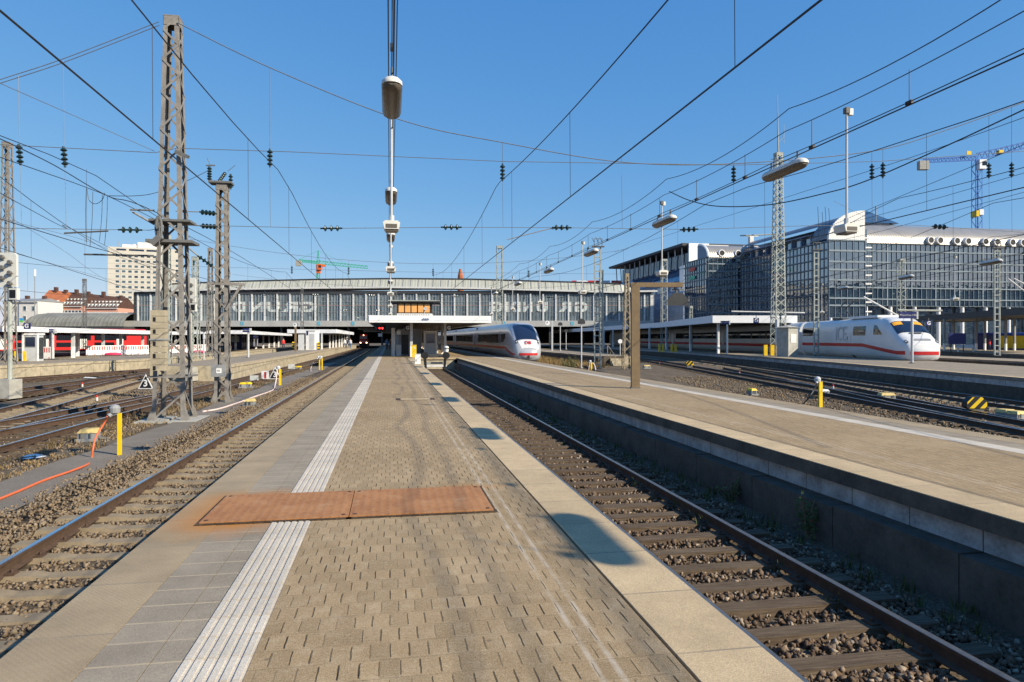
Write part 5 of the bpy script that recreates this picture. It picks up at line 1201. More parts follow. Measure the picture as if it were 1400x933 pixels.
MB().box(1,W2,5.2,12.3,0,z2(353)).build('core',MAT['bluepanel'],o2)
b=MB(); b.box(12,13,2,3,pr[-1][1]-.5,pr[-1][1]+2.2); b.box(10.5,14.2,2,2.4,pr[-1][1]+2.2,pr[-1][1]+2.5); b.build('chimney',MAT['white2'],o2)
# blue building
Y3=192.6; xo=planeX(937,Y3); d3=xo*ST+Y3*CT; o3=T('office_block','blue grey office building with a white gable and overhanging roof behind the hall','office building',(xo,Y3,-1),0)
z3=lambda py:zat(py,d3)+1; L3=66.
MB().box(0,24,0,L3,0,z3(383)).build('wall',MAT['bluepanel'],o3)
for r,(ya,yb) in enumerate([(396,388),(409,400),(422,413),(434,426)]):
    for k in range(12): MB().box(-.12,.02,2+k*5.3,5.4+k*5.3,z3(ya),z3(yb)).build('window',MAT['blueglass'],o3)
b=MB(); b.add([(-.2,4,z3(383)),(-.2,L3,z3(383)),(2.6,L3,z3(362)),(2.6,4,z3(362))],[(0,1,2,3)]); b.build('sloping_glass',MAT['blueglass'],o3)
MB().box(3,22,2,L3-1,z3(383)+.02,z3(340)).build('attic',MAT['glassbl'],o3)
for k in range(13): MB().bar((.6,3+k*5.1,z3(366)),(.2,3+k*5.1,z3(337)),.3).build('roof_post',MAT['white2'],o3)
MB().box(-1.6,24,-1.5,L3+2,z3(337),z3(333.5)).build('roof',MAT['dark'],o3)
MB().box(-.2,9,-.5,-.02,z3(386),z3(334)).build('white_gable',MAT['white'],o3) if 0 else None
MB().box(.2,6.5,-2.2,-1.52,z3(395),z3(334)).build('white_gable',MAT['white'],o3)
MB().box(-3.0,.1,-6,-2.5,z3(400),z3(366)).build('white_panel',MAT['white'],o3); MB().box(-3.3,1.4,-5.8,20,0,z3(400)-.02).build('lower_wing',MAT['bluepanel'],o3)
# ---------------------------------------------------------------- cranes
def crane(label,px,d,ytip,ybase,jib,cj,col,cabm,apex=None):
    q=P(px,HY,d); k=d/FPX; t=T('tower_crane',label,'crane',(q.x,q.y,-1),-TH); z=lambda py:EYE+1-(py-HY)*k; x=lambda p:(p-px)*k
    h=z(ytip); w=4.2*k if d>250 else 9*k; w=min(w,2.2)
    lattice(t,h,w,w,22,col,.22 if d>250 else .2,.14,False,names=('tower_leg','tower_bracing'))
    def truss(p,q_,hh,name):
        b=MB(); p,q_=Vector(p),Vector(q_); n=14; u=Vector((0,0,hh))
        b.bar(p,q_,.3); b.bar(p+u,q_+u*.75,.3)
        for i in range(n):
            a,c=p.lerp(q_,i/n),p.lerp(q_,(i+1)/n); b.bar(a,a.lerp(c,.5)+u,.18); b.bar(a.lerp(c,.5)+u,c,.18)
        b.build(name,col,t)
    (jx,jy),_=jib; truss((0,0,h),(x(jx),0,z(jy)),1.5 if d>250 else 2.0,'jib')
    truss((0,0,h),(x(cj[0]),0,z(cj[1])),1.2,'counter_jib')
    MB().box(x(cj[0])-1.4,x(cj[0])+1.4,-.8,.8,z(cj[1])-2.2,z(cj[1])+.4).build('counterweight',MAT['concrete'],t)
    cb=MB().box(-.2,1.9,-1.6,.4,h-3.0,h-.2).build('cab',cabm,t); MB().box(.6,1.95,-1.66,-1.61,h-2.0,h-.8).build('cab_window',MAT['glassdk'],cb)
    if apex:
        az=z(apex); b=MB(); b.bar((-.7,0,h+.2),(0,0,az),.3); b.bar((.7,0,h+.2),(0,0,az),.3); 
        for i in range(5): b.bar((-.7+i*.12,0,h+(az-h)*i/5),(.7-i*.12,0,h+(az-h)*(i+.7)/5),.15)
        b.build('apex',col,t); b=MB(); b.bar((0,0,az),(x(jx)*.65,0,z(jy)+1.5),.1); b.bar((0,0,az),(x(cj[0]),0,z(cj[1])+1),.1); b.build('tie_bar',col,t)
    return t,h,x,z
t,h,x,z=crane('green tower crane with an orange cab beyond the hall roof',435,330.,361,460,((503,367.5),0),(408.5,357.8),MAT['greencrane'],MAT['cranecab'],343)
MB().box(x(433),x(438),-.9,.9,h-4.5,h-.3).build('turntable',MAT['cranecab'],t); MB().box(x(441),x(445),-.5,.5,h-1.4,h-.4).build('trolley',MAT['cranecab'],t)
t,h,x,z=crane('blue tower crane with a flat top jib above the barrel roof',1335.5,205.,219,460,((1440,193),0),(1262,222.5),MAT['bluecrane'],MAT['white'])
b=MB(); b.mi(0).box(x(1331),x(1335),-1.3,1.3,z(297),z(289)); b.mi(1).box(x(1335.2),x(1341),-1.35,1.3,z(295),z(287.5)); b.build('tower_panel',[MAT['yellow'],MAT['white']],t)
MB().box(x(1319),x(1325),-1,-.8,z(213),z(208)).build('jib_plate',MAT['yellow'],t); MB().box(x(1364),x(1370),-.7,.7,z(210.5),z(206)).build('trolley',MAT['yellow'],t)
q=P(629.5,HY,300); t=T('chimney_stack','thin brick coloured chimney tip above the hall roof','chimney',(q.x,q.y,-1)); MB().lathe([(1.6,0),(1.2,zat(374,300)),(.5,zat(368,300)+1)],10).build('stack',MAT['tileo'],t)
q=P(812,HY,260); t=T('roof_sign','red and white rooftop lettering band seen above the right end of the hall','sign',(q.x,q.y,-1),-TH)
k=260/FPX
for a,b_,c in ((-30,-24,'red'),(-23,-9,'white'),(-8,9,'red'),(12,22,'white'),(24,38,'red')): MB().box(a*k,b_*k,0,.4,zat(386.5,260),zat(383.8,260)+1).build('sign_panel',MAT[c],t)

t=T('reflection_block','unseen plain low building added out of view for the glass office blocks to reflect','office building',(118,-6,-1),R(4))  # added out of view to give the office glass a dark reflection
MB().box(0,170,0,16,0,21).build('wall',MAT['bluepanel'],t); MB().box(-.5,170.5,-.5,16.5,21.01,22).build('roof',MAT['roofd'],t)
for k in range(4): MB().box(1,169,16.01,16.15,3+k*4.1,5.4+k*4.1).build('window_band',MAT['officeglass'],t)
# ---------------------------------------------------------------- trains
class Body:
    """lofted vehicle body: s metres back from the tip along -axis; local +y is forward"""
    def __init__(B,L,stations,n=40,ex=3.6):
        B.L=L; B.st=stations; B.n=n; B.ex=ex
    def par(B,s):
        S_=B.st
        if s<=S_[0][0]: return S_[0][1:]
        for a,b_ in zip(S_,S_[1:]):
            if a[0]<=s<=b_[0]:
                u=(s-a[0])/(b_[0]-a[0]); return tuple(p+(q-p)*u for p,q in zip(a[1:],b_[1:]))
        return S_[-1][1:]
    def pt(B,s,phi,off=0):
        zt,hw,zb,ex=B.par(s); c,si=math.cos(phi),math.sin(phi); zc=zb+(zt-zb)*.5; hh=(zt-zb)*.5
        x=hw*math.copysign(abs(c)**(2/ex),c); z=zc+hh*math.copysign(abs(si)**(2/ex),si)
        if off: 
            nx=math.copysign(abs(c)**(2-2/ex),c)/hw; nz=math.copysign(abs(si)**(2-2/ex),si)/hh; l=math.hypot(nx,nz) or 1
            x+=off*nx/l; z+=off*nz/l; 
        return Vector((x,-s+(off*.6 if s<4 else 0),z))
    def phi(B,s,z,side):            # angle on the side at height z
        zt,hw,zb,ex=B.par(s); k=max(-1,min(1,(z-(zt+zb)/2)/((zt-zb)/2))); a=math.asin(math.copysign(abs(k)**(ex/2),k)); return a if side>0 else math.pi-a
    def mesh(B,s0,s1,step=.35):
        ss=[]; s=s0
        while s<s1: ss.append(s); s+= .12 if s<5.5 else 2.0
        ss.append(s1); b=MB(); n=B.n; vs=[]
        for s in ss: vs+=[B.pt(s,2*math.pi*k/n-math.pi/2) for k in range(n)]
        fs=[(i*n+k,i*n+(k+1)%n,(i+1)*n+(k+1)%n,(i+1)*n+k) for i in range(len(ss)-1) for k in range(n)]
        fs+=[tuple(range(n)),tuple((len(ss)-1)*n+k for k in range(n-1,-1,-1))]; return b.add(vs,fs)
    def patch(B,fn,nu,nv,off=.012):    # fn(u,v)->(s,phi)
        b=MB(); vs=[]
        for i in range(nu+1):
            for j in range(nv+1): s,p=fn(i/nu,j/nv); vs.append(B.pt(s,p,off))
        return b.add(vs,[(i*(nv+1)+j,(i+1)*(nv+1)+j,(i+1)*(nv+1)+j+1,i*(nv+1)+j+1) for i in range(nu) for j in range(nv)])
    def side(B,s0,s1,z0,z1,side,off=.012,f0=None,f1=None):
        n=max(2,int((s1-s0)/.4))
        def fn(u,v):
            s=s0+(s1-s0)*u; a=z0(s) if callable(z0) else z0; c=z1(s) if callable(z1) else z1; return s,B.phi(s,a+(c-a)*v,side)
        return B.patch(fn,n,4,off)
RAIL=-.76
# silver express ---------------------------------------------
ice4=T('express_train','silver express train with a red stripe standing at the platform end','train',(12.35,60.6,RAIL),math.pi)
E4=Body(28,[(0,1.55,.85,.62,2.6),(.12,1.95,1.08,.48,2.8),(.35,2.25,1.24,.36,3.0),(.7,2.55,1.33,.3,3.2),(1.2,2.92,1.38,.28,3.3),(1.9,3.38,1.41,.28,3.4),(2.6,3.74,1.42,.28,3.4),(3.4,3.95,1.43,.28,3.4),(4.6,4.03,1.43,.28,3.5),(30,4.03,1.43,.28,3.5)])
pc=E4.mesh(0,27.5).build('driving_car',MAT['traing'],ice4,True)
E4.patch(lambda u,v:(.55+u*2.3,math.pi/2+(v-.5)*2*(.55-.1*u)*1.15),10,10,.02).build('windscreen',MAT['glassbl'],pc,True)
E4.patch(lambda u,v:(.02+.46*u,math.pi/2+(v-.5)*2*.62),5,8,.015).build('nose_panel',MAT['trainw'],pc,True)
for s in(-1,1):
    st=lambda q:(1.0 if q<1.0 else (1.0+.5*min(1,(q-1)/3)**1.2)); 
    E4.side(.3,27.4,lambda q:.98+(0 if q<.8 else .52*(min(1,(q-.8)/3.6)**1.1)),lambda q:1.14+(0 if q<.8 else .58*(min(1,(q-.8)/3.6)**1.1)),s,.014).build('red_stripe',MAT['trainred'],pc,True)
    E4.side(4.2,6.6,lambda q:2.15+(.0 if q>5 else (5-q)*.5),2.95,s,.014).build('cab_window',MAT['glassdk'],pc,True)
    E4.side(8.2,24.5,2.05,2.95,s,.014).build('window_band',MAT['glassdk'],pc,True)
    d_=E4.side(6.9,7.8,.5,3.2,s,.010).build('door',MAT['traing'],pc,True); E4.side(7.1,7.6,2.0,2.95,s,.016).build('door_window',MAT['glassdk'],d_,True)
    E4.side(24.9,26.2,.5,3.2,s,.010).build('door',MAT['traing'],pc,True)
    hl=E4.patch(lambda u,v:(.34+.34*u,math.pi/2-s*(.66+.24*v)),3,3,.03).build('headlight',MAT['glassdk'],pc,True)
    E4.patch(lambda u,v:(.40+.16*u,math.pi/2-s*(.71+.10*v)),3,3,.045).build('lens',MAT['lampwhite'],pc,True)
    E4.patch(lambda u,v:(.45+2.1*u,math.pi/2-s*(.74+.2*v-.1*u)),8,3,.012).build('side_panel',MAT['trainroof'],pc,True)
E4.patch(lambda u,v:(.04+.09*u,math.pi/2+(v-.5)*2*1.42),2,14,.02) 
b=MB(); zz=1.0
def front_band(B,z0,z1,off,m,name,par,half=1.5):
    """band round the blunt nose at fixed height"""
    b=MB(); vs=[]; n=24
    for j in range(n+1):
        a=-1+2*j/n
        for z in(z0,z1):
            side=1 if a>0 else -1; s=.02+abs(a)**2.2*.9; s=min(s,.9)
            ph=B.phi(s,z,side); p=B.pt(s,ph); x=p.x*abs(a)**.75 if abs(a)<.999 else p.x; y=p.y
            vs.append(Vector((x,y+off*(1.2-abs(a)),z)))
    b.add(vs,[(2*j,2*j+2,2*j+3,2*j+1) for j in range(n)]); return b.build(name,m,par,True)
def cap(B,m,par,rows=((.62,.05),(.8,.16),(1.0,.2),(1.2,.17),(1.4,.08),(1.52,.02))):
    """bulging front apron so the nose end is rounded"""
    b=MB(); n=16; vs=[]
    for z,o in rows:
        zt,hw,zb,ex=B.par(0); k=(z-(zt+zb)/2)/((zt-zb)/2); k=max(-.98,min(.98,k)); w=hw*(1-abs(k)**ex)**(1/ex)
        for j in range(n+1): a=-1+2*j/n; vs.append((w*a,o*(1-abs(a)**2.5)+.0,z))
    m_=len(rows); b.add(vs,[(i*(n+1)+j,i*(n+1)+j+1,(i+1)*(n+1)+j+1,(i+1)*(n+1)+j) for i in range(m_-1) for j in range(n)]); return b.build('front_apron',m,par,True),b
def nose_stripe(B,rows,z0,z1,m,par,off=.02,name='front_stripe',wk=1.0):
    b=MB(); n=16; vs=[]
    for z in(z0,z1):
        o=0
        for (za,oa),(zb_,ob) in zip(rows,rows[1:]):
            if za<=z<=zb_: o=oa+(ob-oa)*(z-za)/(zb_-za)
        zt,hw,zb,ex=B.par(0); k=(z-(zt+zb)/2)/((zt-zb)/2); w=hw*(1-abs(k)**ex)**(1/ex)
        for j in range(n+1): a=(-1+2*j/n)*wk; vs.append((w*a,o*(1-abs(a)**2.5)+off,z))
    b.add(vs,[(j,j+1,n+2+j,n+1+j) for j in range(n)]); return b.build(name,m,par,True)
rw=((.63,.04),(.75,.16),(.95,.22),(1.2,.2),(1.4,.1),(1.53,.02)); cap(E4,MAT['traing'],pc,rw); nose_stripe(E4,rw,.96,1.17,MAT['trainred'],pc)
MB().box(-.07,.07,.2,.28,.68,.95).build('coupler_hatch',MAT['black'],pc)
q=E4.pt(.2,math.pi/2,.03); lg=text('emblem','DB',.46,MAT['trainred'],pc,(0,q.y+.03,q.z+.02),(R(62),0,R(180)),.01,bold=.012)
for k in range(1,5):
    t0=-27.9-(k-1)*28.6; Bc=Body(28,[(0,4.0,1.36,.35,3.5),(.3,4.03,1.43,.28,3.5),(28,4.03,1.43,.28,3.5)])
    c=Bc.mesh(0,28).build('coach',MAT['traing'],ice4,True); c.location=(0,t0,0)
    if k<3:
        for s in(1,):
            Bc.side(2.6,25.4,2.05,2.95,s,.014).build('window_band',MAT['glassdk'],c,True); Bc.side(.6,27.4,1.5,1.68,s,.012).build('red_stripe',MAT['trainred'],c,True)
            for a in(.7,26.2): dd=Bc.side(a,a+1.2,.5,3.1,s,.018).build('door',MAT['trainroof'],c,True)
    g=MB().box(-1.25,1.25,-.65,.02,.5,3.85).build('gangway',MAT['black'],ice4); g.location=(0,t0+.62,0)
# white express -----------------------------------------------
I1=[Vector(p) for p in ice1]; d_i=(I1[3]-I1[2]).normalized(); hd=math.atan2(-d_i.y,-d_i.x)-math.pi/2
RZ=-.30
tip=I1[2]-d_i*4.1
ic=T('express_train','white older express train with a sloping nose and amber cab blinds','train',(tip.x,tip.y,RZ),hd)
W1=Body(20,[(0,1.5,1.1,.35,3.2),(.2,1.78,1.32,.22,3.5),(.6,2.04,1.44,.18,3.8),(1.0,2.24,1.48,.16,4.0),(1.5,2.58,1.5,.16,4.2),(2.4,3.22,1.5,.16,4.2),(3.1,3.64,1.5,.16,4.0),(3.8,3.82,1.5,.16,3.8),(5,3.84,1.5,.16,3.4),(25,3.84,1.5,.16,3.4)])
pw=W1.mesh(0,20.3).build('power_car',MAT['trainw'],ic,True)
W1.patch(lambda u,v:(1.42+1.35*u,math.pi/2+(v-.5)*2*(.80-.12*u)),10,14,.02).build('windscreen',MAT['glassbl'],pw,True)
for s in(-1,1): W1.patch(lambda u,v:(2.28+.4*u,math.pi/2-s*(.07+.52*v)),4,8,.035).build('amber_blind',MAT['amber'],pw,True)
zst=lambda o:(lambda q:o+(0 if q<1.2 else .55*min(1,((q-1.2)/5.6))**1.1))
for s in(-1,1):
    W1.side(.25,20.2,zst(.76),zst(1.05),s,.014).build('red_stripe',MAT['trainred'],pw,True)
    W1.side(3.5,4.9,lambda q:2.35,lambda q:2.42+max(0,min(.75,(q-3.5)*.75)),s,.014).build('cab_side_window',MAT['glassdk'],pw,True)
    W1.side(6.3,8.6,2.3,3.1,s,.014).build('engine_window',MAT['glassdk'],pw,True)
    W1.side(17.2,20.0,2.3,3.1,s,.014).build('engine_window',MAT['glassdk'],pw,True)
    d_=W1.side(9.0,9.9,.9,3.1,s,.008).build('door',MAT['trainw'],pw,True)
    b=MB()
    for a in(9.0,9.9):
        b.add(W1.side(a-.015,a+.015,.7,3.1,s,.011).v,W1.side(a-.015,a+.015,.7,3.1,s,.011).f)
    b.build('door_joint',MAT['grey'],d_); W1.side(9.6,9.72,1.9,2.2,s,.016).build('handle',MAT['black'],d_)
    W1.side(8.9,9.3,.3,.55,s,.012).build('step',MAT['black'],pw); W1.side(1,20,.52,.54,s,.012).build('skirt_joint',MAT['grey'],pw)
    W1.patch(lambda u,v:(.28+.3*u,math.pi/2-s*(.68+.28*v)),3,4,.025).build('headlight',MAT['glassdk'],pw,True)
    W1.patch(lambda u,v:(.36+.16*u,math.pi/2-s*(.76+.14*v)),3,4,.035).build('lens',MAT['lgrey'],pw,True)
    MB().bar(W1.pt(1.42,math.pi/2-s*.5,.05),W1.pt(1.6,math.pi/2-s*.2,.06),.03).build('wiper',MAT['black'],pw)
W1.patch(lambda u,v:(.32+.22*u,math.pi/2+(v-.5)*2*.3),3,4,.025).build('grille',MAT['grey'],pw,True)
W1.patch(lambda u,v:(1.2+.12*u,math.pi/2+(v-.5)*.2),2,2,.05).build('nose_hatch',MAT['black'],pw,True)
rw1=((.36,.02),(.5,.14),(.8,.22),(1.1,.2),(1.35,.1),(1.49,.02)); cap(W1,MAT['trainw'],pw,rw1); nose_stripe(W1,rw1,.76,1.02,MAT['trainred'],pw)
W1c=W1.pt(12.9,math.pi-.2,.03); text('lettering','ICE',1.9,MAT['lgrey'],pw,(1.525,-11.0,2.4),(R(90),0,R(90)),.006,sx=.8)
b=MB(); b.box(-1.0,1.0,-10.5,-5.2,3.82,4.02); b.build('roof_box',MAT['white'],pw)
b=MB(); 
for a,c in (((-.6,-13,3.9),(-.3,-14.2,4.9)),((.6,-13,3.9),(.3,-14.2,4.9)),((-.3,-14.2,4.9),(-.4,-12.4,5.6)),((.3,-14.2,4.9),(.4,-12.4,5.6)),((-.9,-12.4,5.62),(.9,-12.4,5.62))): b.bar(a,c,.07)
b.box(-.7,.7,-14.6,-12.4,3.82,3.98); b.build('pantograph',MAT['dark'],pw)
pos=I1[3]+(I1[3]-I1[2]).normalized()*1.8
cx=[(pos,I1[4]),]; axis=[Vector((p.x,p.y)) for p in densify([tuple(p) for p in ice1[2:]],.5)]
def walk(s):
    acc=0
    for a,b_ in zip(axis,axis[1:]):
        L=(b_-a).length
        if acc+L>=s: return a.lerp(b_,(s-acc)/L)
        acc+=L
    return axis[-1]
s0=17.1
for k in range(4):
    a,e=walk(s0),walk(s0+26); dv=(e-a).normalized(); wd=math.atan2(-dv.y,-dv.x)-math.pi/2
    Bc=Body(26,[(0,3.8,1.4,.2,3.4),(.3,3.84,1.5,.16,3.4),(27,3.84,1.5,.16,3.4)]); c=Bc.mesh(0,25.9).build('coach',MAT['trainw'],ic,True)
    loc=Matrix.Rotation(-hd,3,'Z')@Vector((a.x-tip.x,a.y-tip.y,0)); c.location=loc; c.rotation_euler=(0,0,wd-hd)
    if k<3:
        Bc.side(2.2,24,2.0,2.95,1,.014).build('window_band',MAT['glassdk'],c,True); Bc.side(.3,25.6,1.05,1.4,1,.012).build('red_stripe',MAT['trainred'],c,True)
        for q in(.6,24.5): Bc.side(q,q+1,.4,3.0,1,.018).build('door',MAT['lgrey'],c,True)
        for q in range(4,24,5): Bc.side(q+.0,q+.5,2.0,2.95,1,.016).build('window_post',MAT['dark'],c,True)
    s0+=26.4
# red locomotive in the hall mouth --------------------------------
q=GP(497,475.8,RAIL); sc=Vector((P(497,HY,196).x,P(497,HY,196).y,RAIL)); lo=T('red_locomotive','small red locomotive with lit headlights under the edge of the hall','locomotive',(sc.x,sc.y,RAIL),0)
MB().prism([(-1.25,0,.9),(1.25,0,.9),(1.28,0,1.9),(1.1,.5,3.4),(.8,.6,3.75),(-.8,.6,3.75),(-1.1,.5,3.4),(-1.28,0,1.9)],(0,16,0)).build('body',MAT['trainred'],lo)
for s in(-1,1):
    MB().box(s*.55-.42,s*.55+.42,.12,.3,2.35,3.25).build('windscreen',MAT['lgrey'],lo); MB().cyl((s*.85,-.06,1.25),(s*.85,0,1.25),.2,10).build('headlight',MAT['emitw'],lo); MB().cyl((s*.87,-.5,.95),(s*.87,.1,.95),.2,10).build('buffer',MAT['dark'],lo)
MB().cyl((0,.2,3.42),(0,.4,3.42),.14,8).build('headlight',MAT['emitw'],lo); MB().box(-1.1,1.1,-.03,.0,1.55,1.8).build('front_band',MAT['white2'],lo); MB().box(-1.2,1.2,.1,15,.1,.88).build('underframe',MAT['black'],lo)
# red regional trains at far left ---------------------------------
def regional(label,a,b_,m,zt=3.9,winm='glassdk',band=None):
    a,b_=Vector(a),Vector(b_); L=(b_-a).length; d=(b_-a).normalized(); t=T('regional_train',label,'train',(a.x,a.y,RAIL),math.atan2(d.y,d.x)-math.pi/2)
    MB().prism([(-1.4,0,.4),(1.4,0,.4),(1.42,0,3.0),(1.1,0,zt-.15),(.7,0,zt),(-.7,0,zt),(-1.1,0,zt-.15),(-1.42,0,3.0)],(0,L,0)).build('body',m,t)
    y=1.5
    while y<L-4:
        for z in ((.95,1.75),(2.15,3.15)) if zt>3.8 else ((1.8,2.7),): MB().box(1.40,1.45,y,y+(5.6 if z[0]>2 and zt>3.8 else 3.4),z[0],z[1]).build('window',MAT[winm],t)
        MB().box(1.41,1.46,y+3.8,y+5,.6,2.4).build('door',MAT['white2'],t); y+=6.2
    MB().box(-1.3,1.3,.2,L-.2,.05,.39).build('underframe',MAT['black'],t)
    return t
regional('long red double deck train under the left canopy',(P(-60,HY,112).x,P(-60,HY,112).y),(P(196,HY,135).x,P(196,HY,135).y),MAT['trainred'],4.3)
q1,q2=P(318,HY,112),P(345,HY,175); t=regional('blue fronted train under the canopy behind the name sign',(q1.x,q1.y),(q2.x,q2.y),MAT['blue'],3.5)
MB().box(-1.0,1.0,-.04,0,1.9,2.9).build('windscreen',MAT['lgrey'],t); MB().cyl((-.2,-.08,1.2),(-.2,0,1.2),.2,8).build('tail_light',MAT['red'],t)
q1,q2=P(1340,HY,108),P(1420,HY,96); t=regional('dark blue and yellow train beneath the dark canopy at the right edge',(q2.x+6,q2.y),(q1.x,q1.y),MAT['blue'],3.4); MB().box(-1.48,-1.425,2,9,1.0,2.9).build('yellow_panel',MAT['yellow'],t)
# ---------------------------------------------------------------- canopies
def canopy(name,label,quad,z0,z1,fas,cols,colh,under='canopyu',colr=.12,white=0,cx_='canopy',rimw=.14):
    """quad: four ground corners; roof slab between z0 and z1 with a fascia all round"""
    c=Vector((sum(p[0] for p in quad)/len(quad),sum(p[1] for p in quad)/len(quad),0)); t=T(name,label,cx_,(quad[0][0],quad[0][1],0)); o=Vector((quad[0][0],quad[0][1],0))
    L=[Vector((p[0],p[1],0))-o for p in quad]; cc=sum(L,Vector())/len(L)
    I=[p+(cc-p).normalized()*rimw*1.6 for p in L]
    MB().prism([(p.x,p.y,z0+.12) for p in I],(0,0,.12)).build('ceiling',MAT[under],t)
    MB().prism([(p.x,p.y,z1-.05) for p in I],(0,0,.03)).build('roof',MAT['roofd'],t)
    for i in range(len(L)):
        p,q=L[i],L[(i+1)%len(L)]; d=(q-p).normalized(); MB().bar((p.x,p.y,(z0+z1)/2)if 0 else p+Vector((0,0,(z0+z1)/2))+d*rimw*.5*(i%2),q+Vector((0,0,(z0+z1)/2))-d*rimw*.5*(i%2),rimw,z1-z0).build('fascia',MAT[fas],t)
    for x,y in cols:
        p=Vector((x,y,0))-o
        MB().box(p.x-colr,p.x+colr,p.y-colr,p.y+colr,1.0,z0+.11).build('column',MAT['lgrey' if under=='canopyu' else 'grey'],t)
        MB().box(p.x-colr*1.03,p.x+colr*1.03,p.y-colr*1.03,p.y+colr*1.03,0,.998).build('column_base',MAT['white'],t)
    return t
Yc=62.6; zc0,zc1=zat(441.5,62.3),zat(431.8,62.3)
cc=[GP(562.5,488.3,0),GP(608.5,487.5,0)]
colsm=[(cc[0].x,cc[0].y),(cc[1].x,cc[1].y)]+[(cc[0].x,cc[0].y+8*i) for i in range(1,14)]+[(cc[1].x+.3,cc[1].y+8*i) for i in range(1,14)]
canopy('platform_canopy','white edged platform canopy with the control cabin on top in the middle',[(-1.85,Yc),(9.2,Yc),(9.2,188),(-1.85,188)],zc0,zc1,'fasciash',colsm,0)
# P3 canopy
def w2(px,d): p=P(px,HY,d); return (p.x,p.y)
a=w2(974,77.5); dirx=Vector((CT,-ST)); bq=(a[0]+9.6*CT,a[1]-9.6*ST); e1=w2(900,112); e2=w2(752,222); f1=(e1[0]+9.6*CT,e1[1]-9.6*ST); f2=(e2[0]+9.6,e2[1]-1.7)
cl=[]
for px,py in ((982,483.6),(944,480.8),(911,478.4),(888,477),(868,476),(852,475.2),(838,474.6),(826,474.1),(812,473.6),(1063,487)): g=GP(px,py,0); cl.append((g.x,g.y))
canopy('platform_canopy','long canopy with a white end above the coaches of the white train',[a,bq,f1,f2,e2,e1],3.5,4.33,'fasciash',cl,0)
# P1-left canopy (white service box)
a=w2(393,112); bq=w2(460,112); e=w2(483.5,165); e2=w2(440,165)
cl=[]
for px,py in ((440,477.8),(451,476.5),(455.5,475.9),(459.5,475.4),(464,474.9),(467.5,474.5),(471,474.1),(474.5,473.8)): g=GP(px,py,0); cl.append((g.x,g.y))
canopy('platform_canopy','white canopy with slim columns beside the white service box',[a,bq,e,e2],zat(455.8,112),zat(450.6,112),'fasciash',cl,0,colr=.13)
# left middle canopy
a=w2(243,84); bq=w2(333,84); e=w2(399,150); e2=w2(330,150); cl=[w2(px,100+6*i) for i,px in enumerate((322,338,350,360,368,375,381))]+[w2(px,90) for px in (262,285,300)]
canopy('platform_canopy','white canopy whose sloping end reaches the clock post at left',[a,bq,e,e2],zat(456.8,84),zat(451.8,84),'fasciash',cl,0)
# far-left long canopy, roof extended at the back to shade the red train
a=w2(-130,100); bq=w2(5,49); e=w2(262,98); e2=w2(205,131); cl=[w2(px,d) for px,d in ((71,56),(100,61),(60,59),(106,66),(141,69),(165,75),(195,80),(224,88),(240,93))]
canopy('platform_canopy','long white edged canopy in front of the red double deck train',[a,bq,e,e2],2.22,2.64,'fasciash',cl,0)
# right canopy, shade on its near edge put into a dark fascia colour
a=w2(1440,74); e=w2(1252,112); cl=[]
for px,py in ((1275,478.5),(1291,479),(1304,478),(1334.5,479.3),(1346.5,479),(1375,480),(1387,479.5),(1262,478)): g=GP(px,py,0); cl.append((g.x,g.y))
canopy('platform_canopy','canopy with a shade-darkened edge on many columns at the right edge behind the white train nose',[a,e,(e[0]+12,e[1]+3),(a[0]+13,a[1]+6)],4.5,5.35,'dark',cl,0,'roofd')
# ---------------------------------------------------------------- control cabin and things on the main platform end
dC=72.; q=P(566,HY,dC); kC=dC/FPX; cb=T('control_cabin','flat roofed control cabin with five orange curtained windows on the canopy','cabin',(q.x,q.y,0),-TH*.6)
cxn=lambda px:(px-566)*kC; z=lambda py:zat(py,dC)
MB().box(cxn(543),cxn(589.5),0,3.5,zc1-.02,z(428.8)).build('base_wall',MAT['white'],cb)
MB().box(cxn(543.4),cxn(589.2),.02,3.4,z(428.8)+.002,z(414.5)).build('frame',mat('dark_brown_frame',(.03,.015,.01),.5),cb)
MAT['curtain']=mat('orange_curtain',(.8,.40,.13),.6,0,.1,2)
for i in range(5): x0=545.2+i*8.75; MB().box(cxn(x0),cxn(x0+7.2),-.02,.015,z(427.4),z(415.6)).build('window',MAT['curtain'],cb)
MB().box(cxn(531.5),cxn(601),-.35,4.6,z(413.6),z(411)).build('roof',MAT['dark'],cb); b=MB(); b.box(cxn(531.5)-.02,cxn(601)+.02,-.39,-.352,z(412.2),z(410.8)); b.build('roof_edge',MAT['mastR'],cb)
MAT['fadedl']=mat('faded_lettering',(.45,.45,.44),.7)
for i in range(14): MB().box(cxn(545+i*3.1),cxn(546.6+i*3.1),-.012,-.004,z(431.4),z(429.9)).build('faded_mark',MAT['fadedl'],cb)
q=P(580,HY,64.5); b=T('roof_floodlight','small floodlight on a bent post on the canopy edge','floodlight',(q.x,q.y,zc1)); MB().tube([(0,0,0),(0,0,.5),(.05,-.2,.7)],.05,6).build('post',MAT['lgrey'],b); MB().cbox((.05,-.3,.72),.3,.35,.25).build('lamp_head',MAT['lgrey'],b)
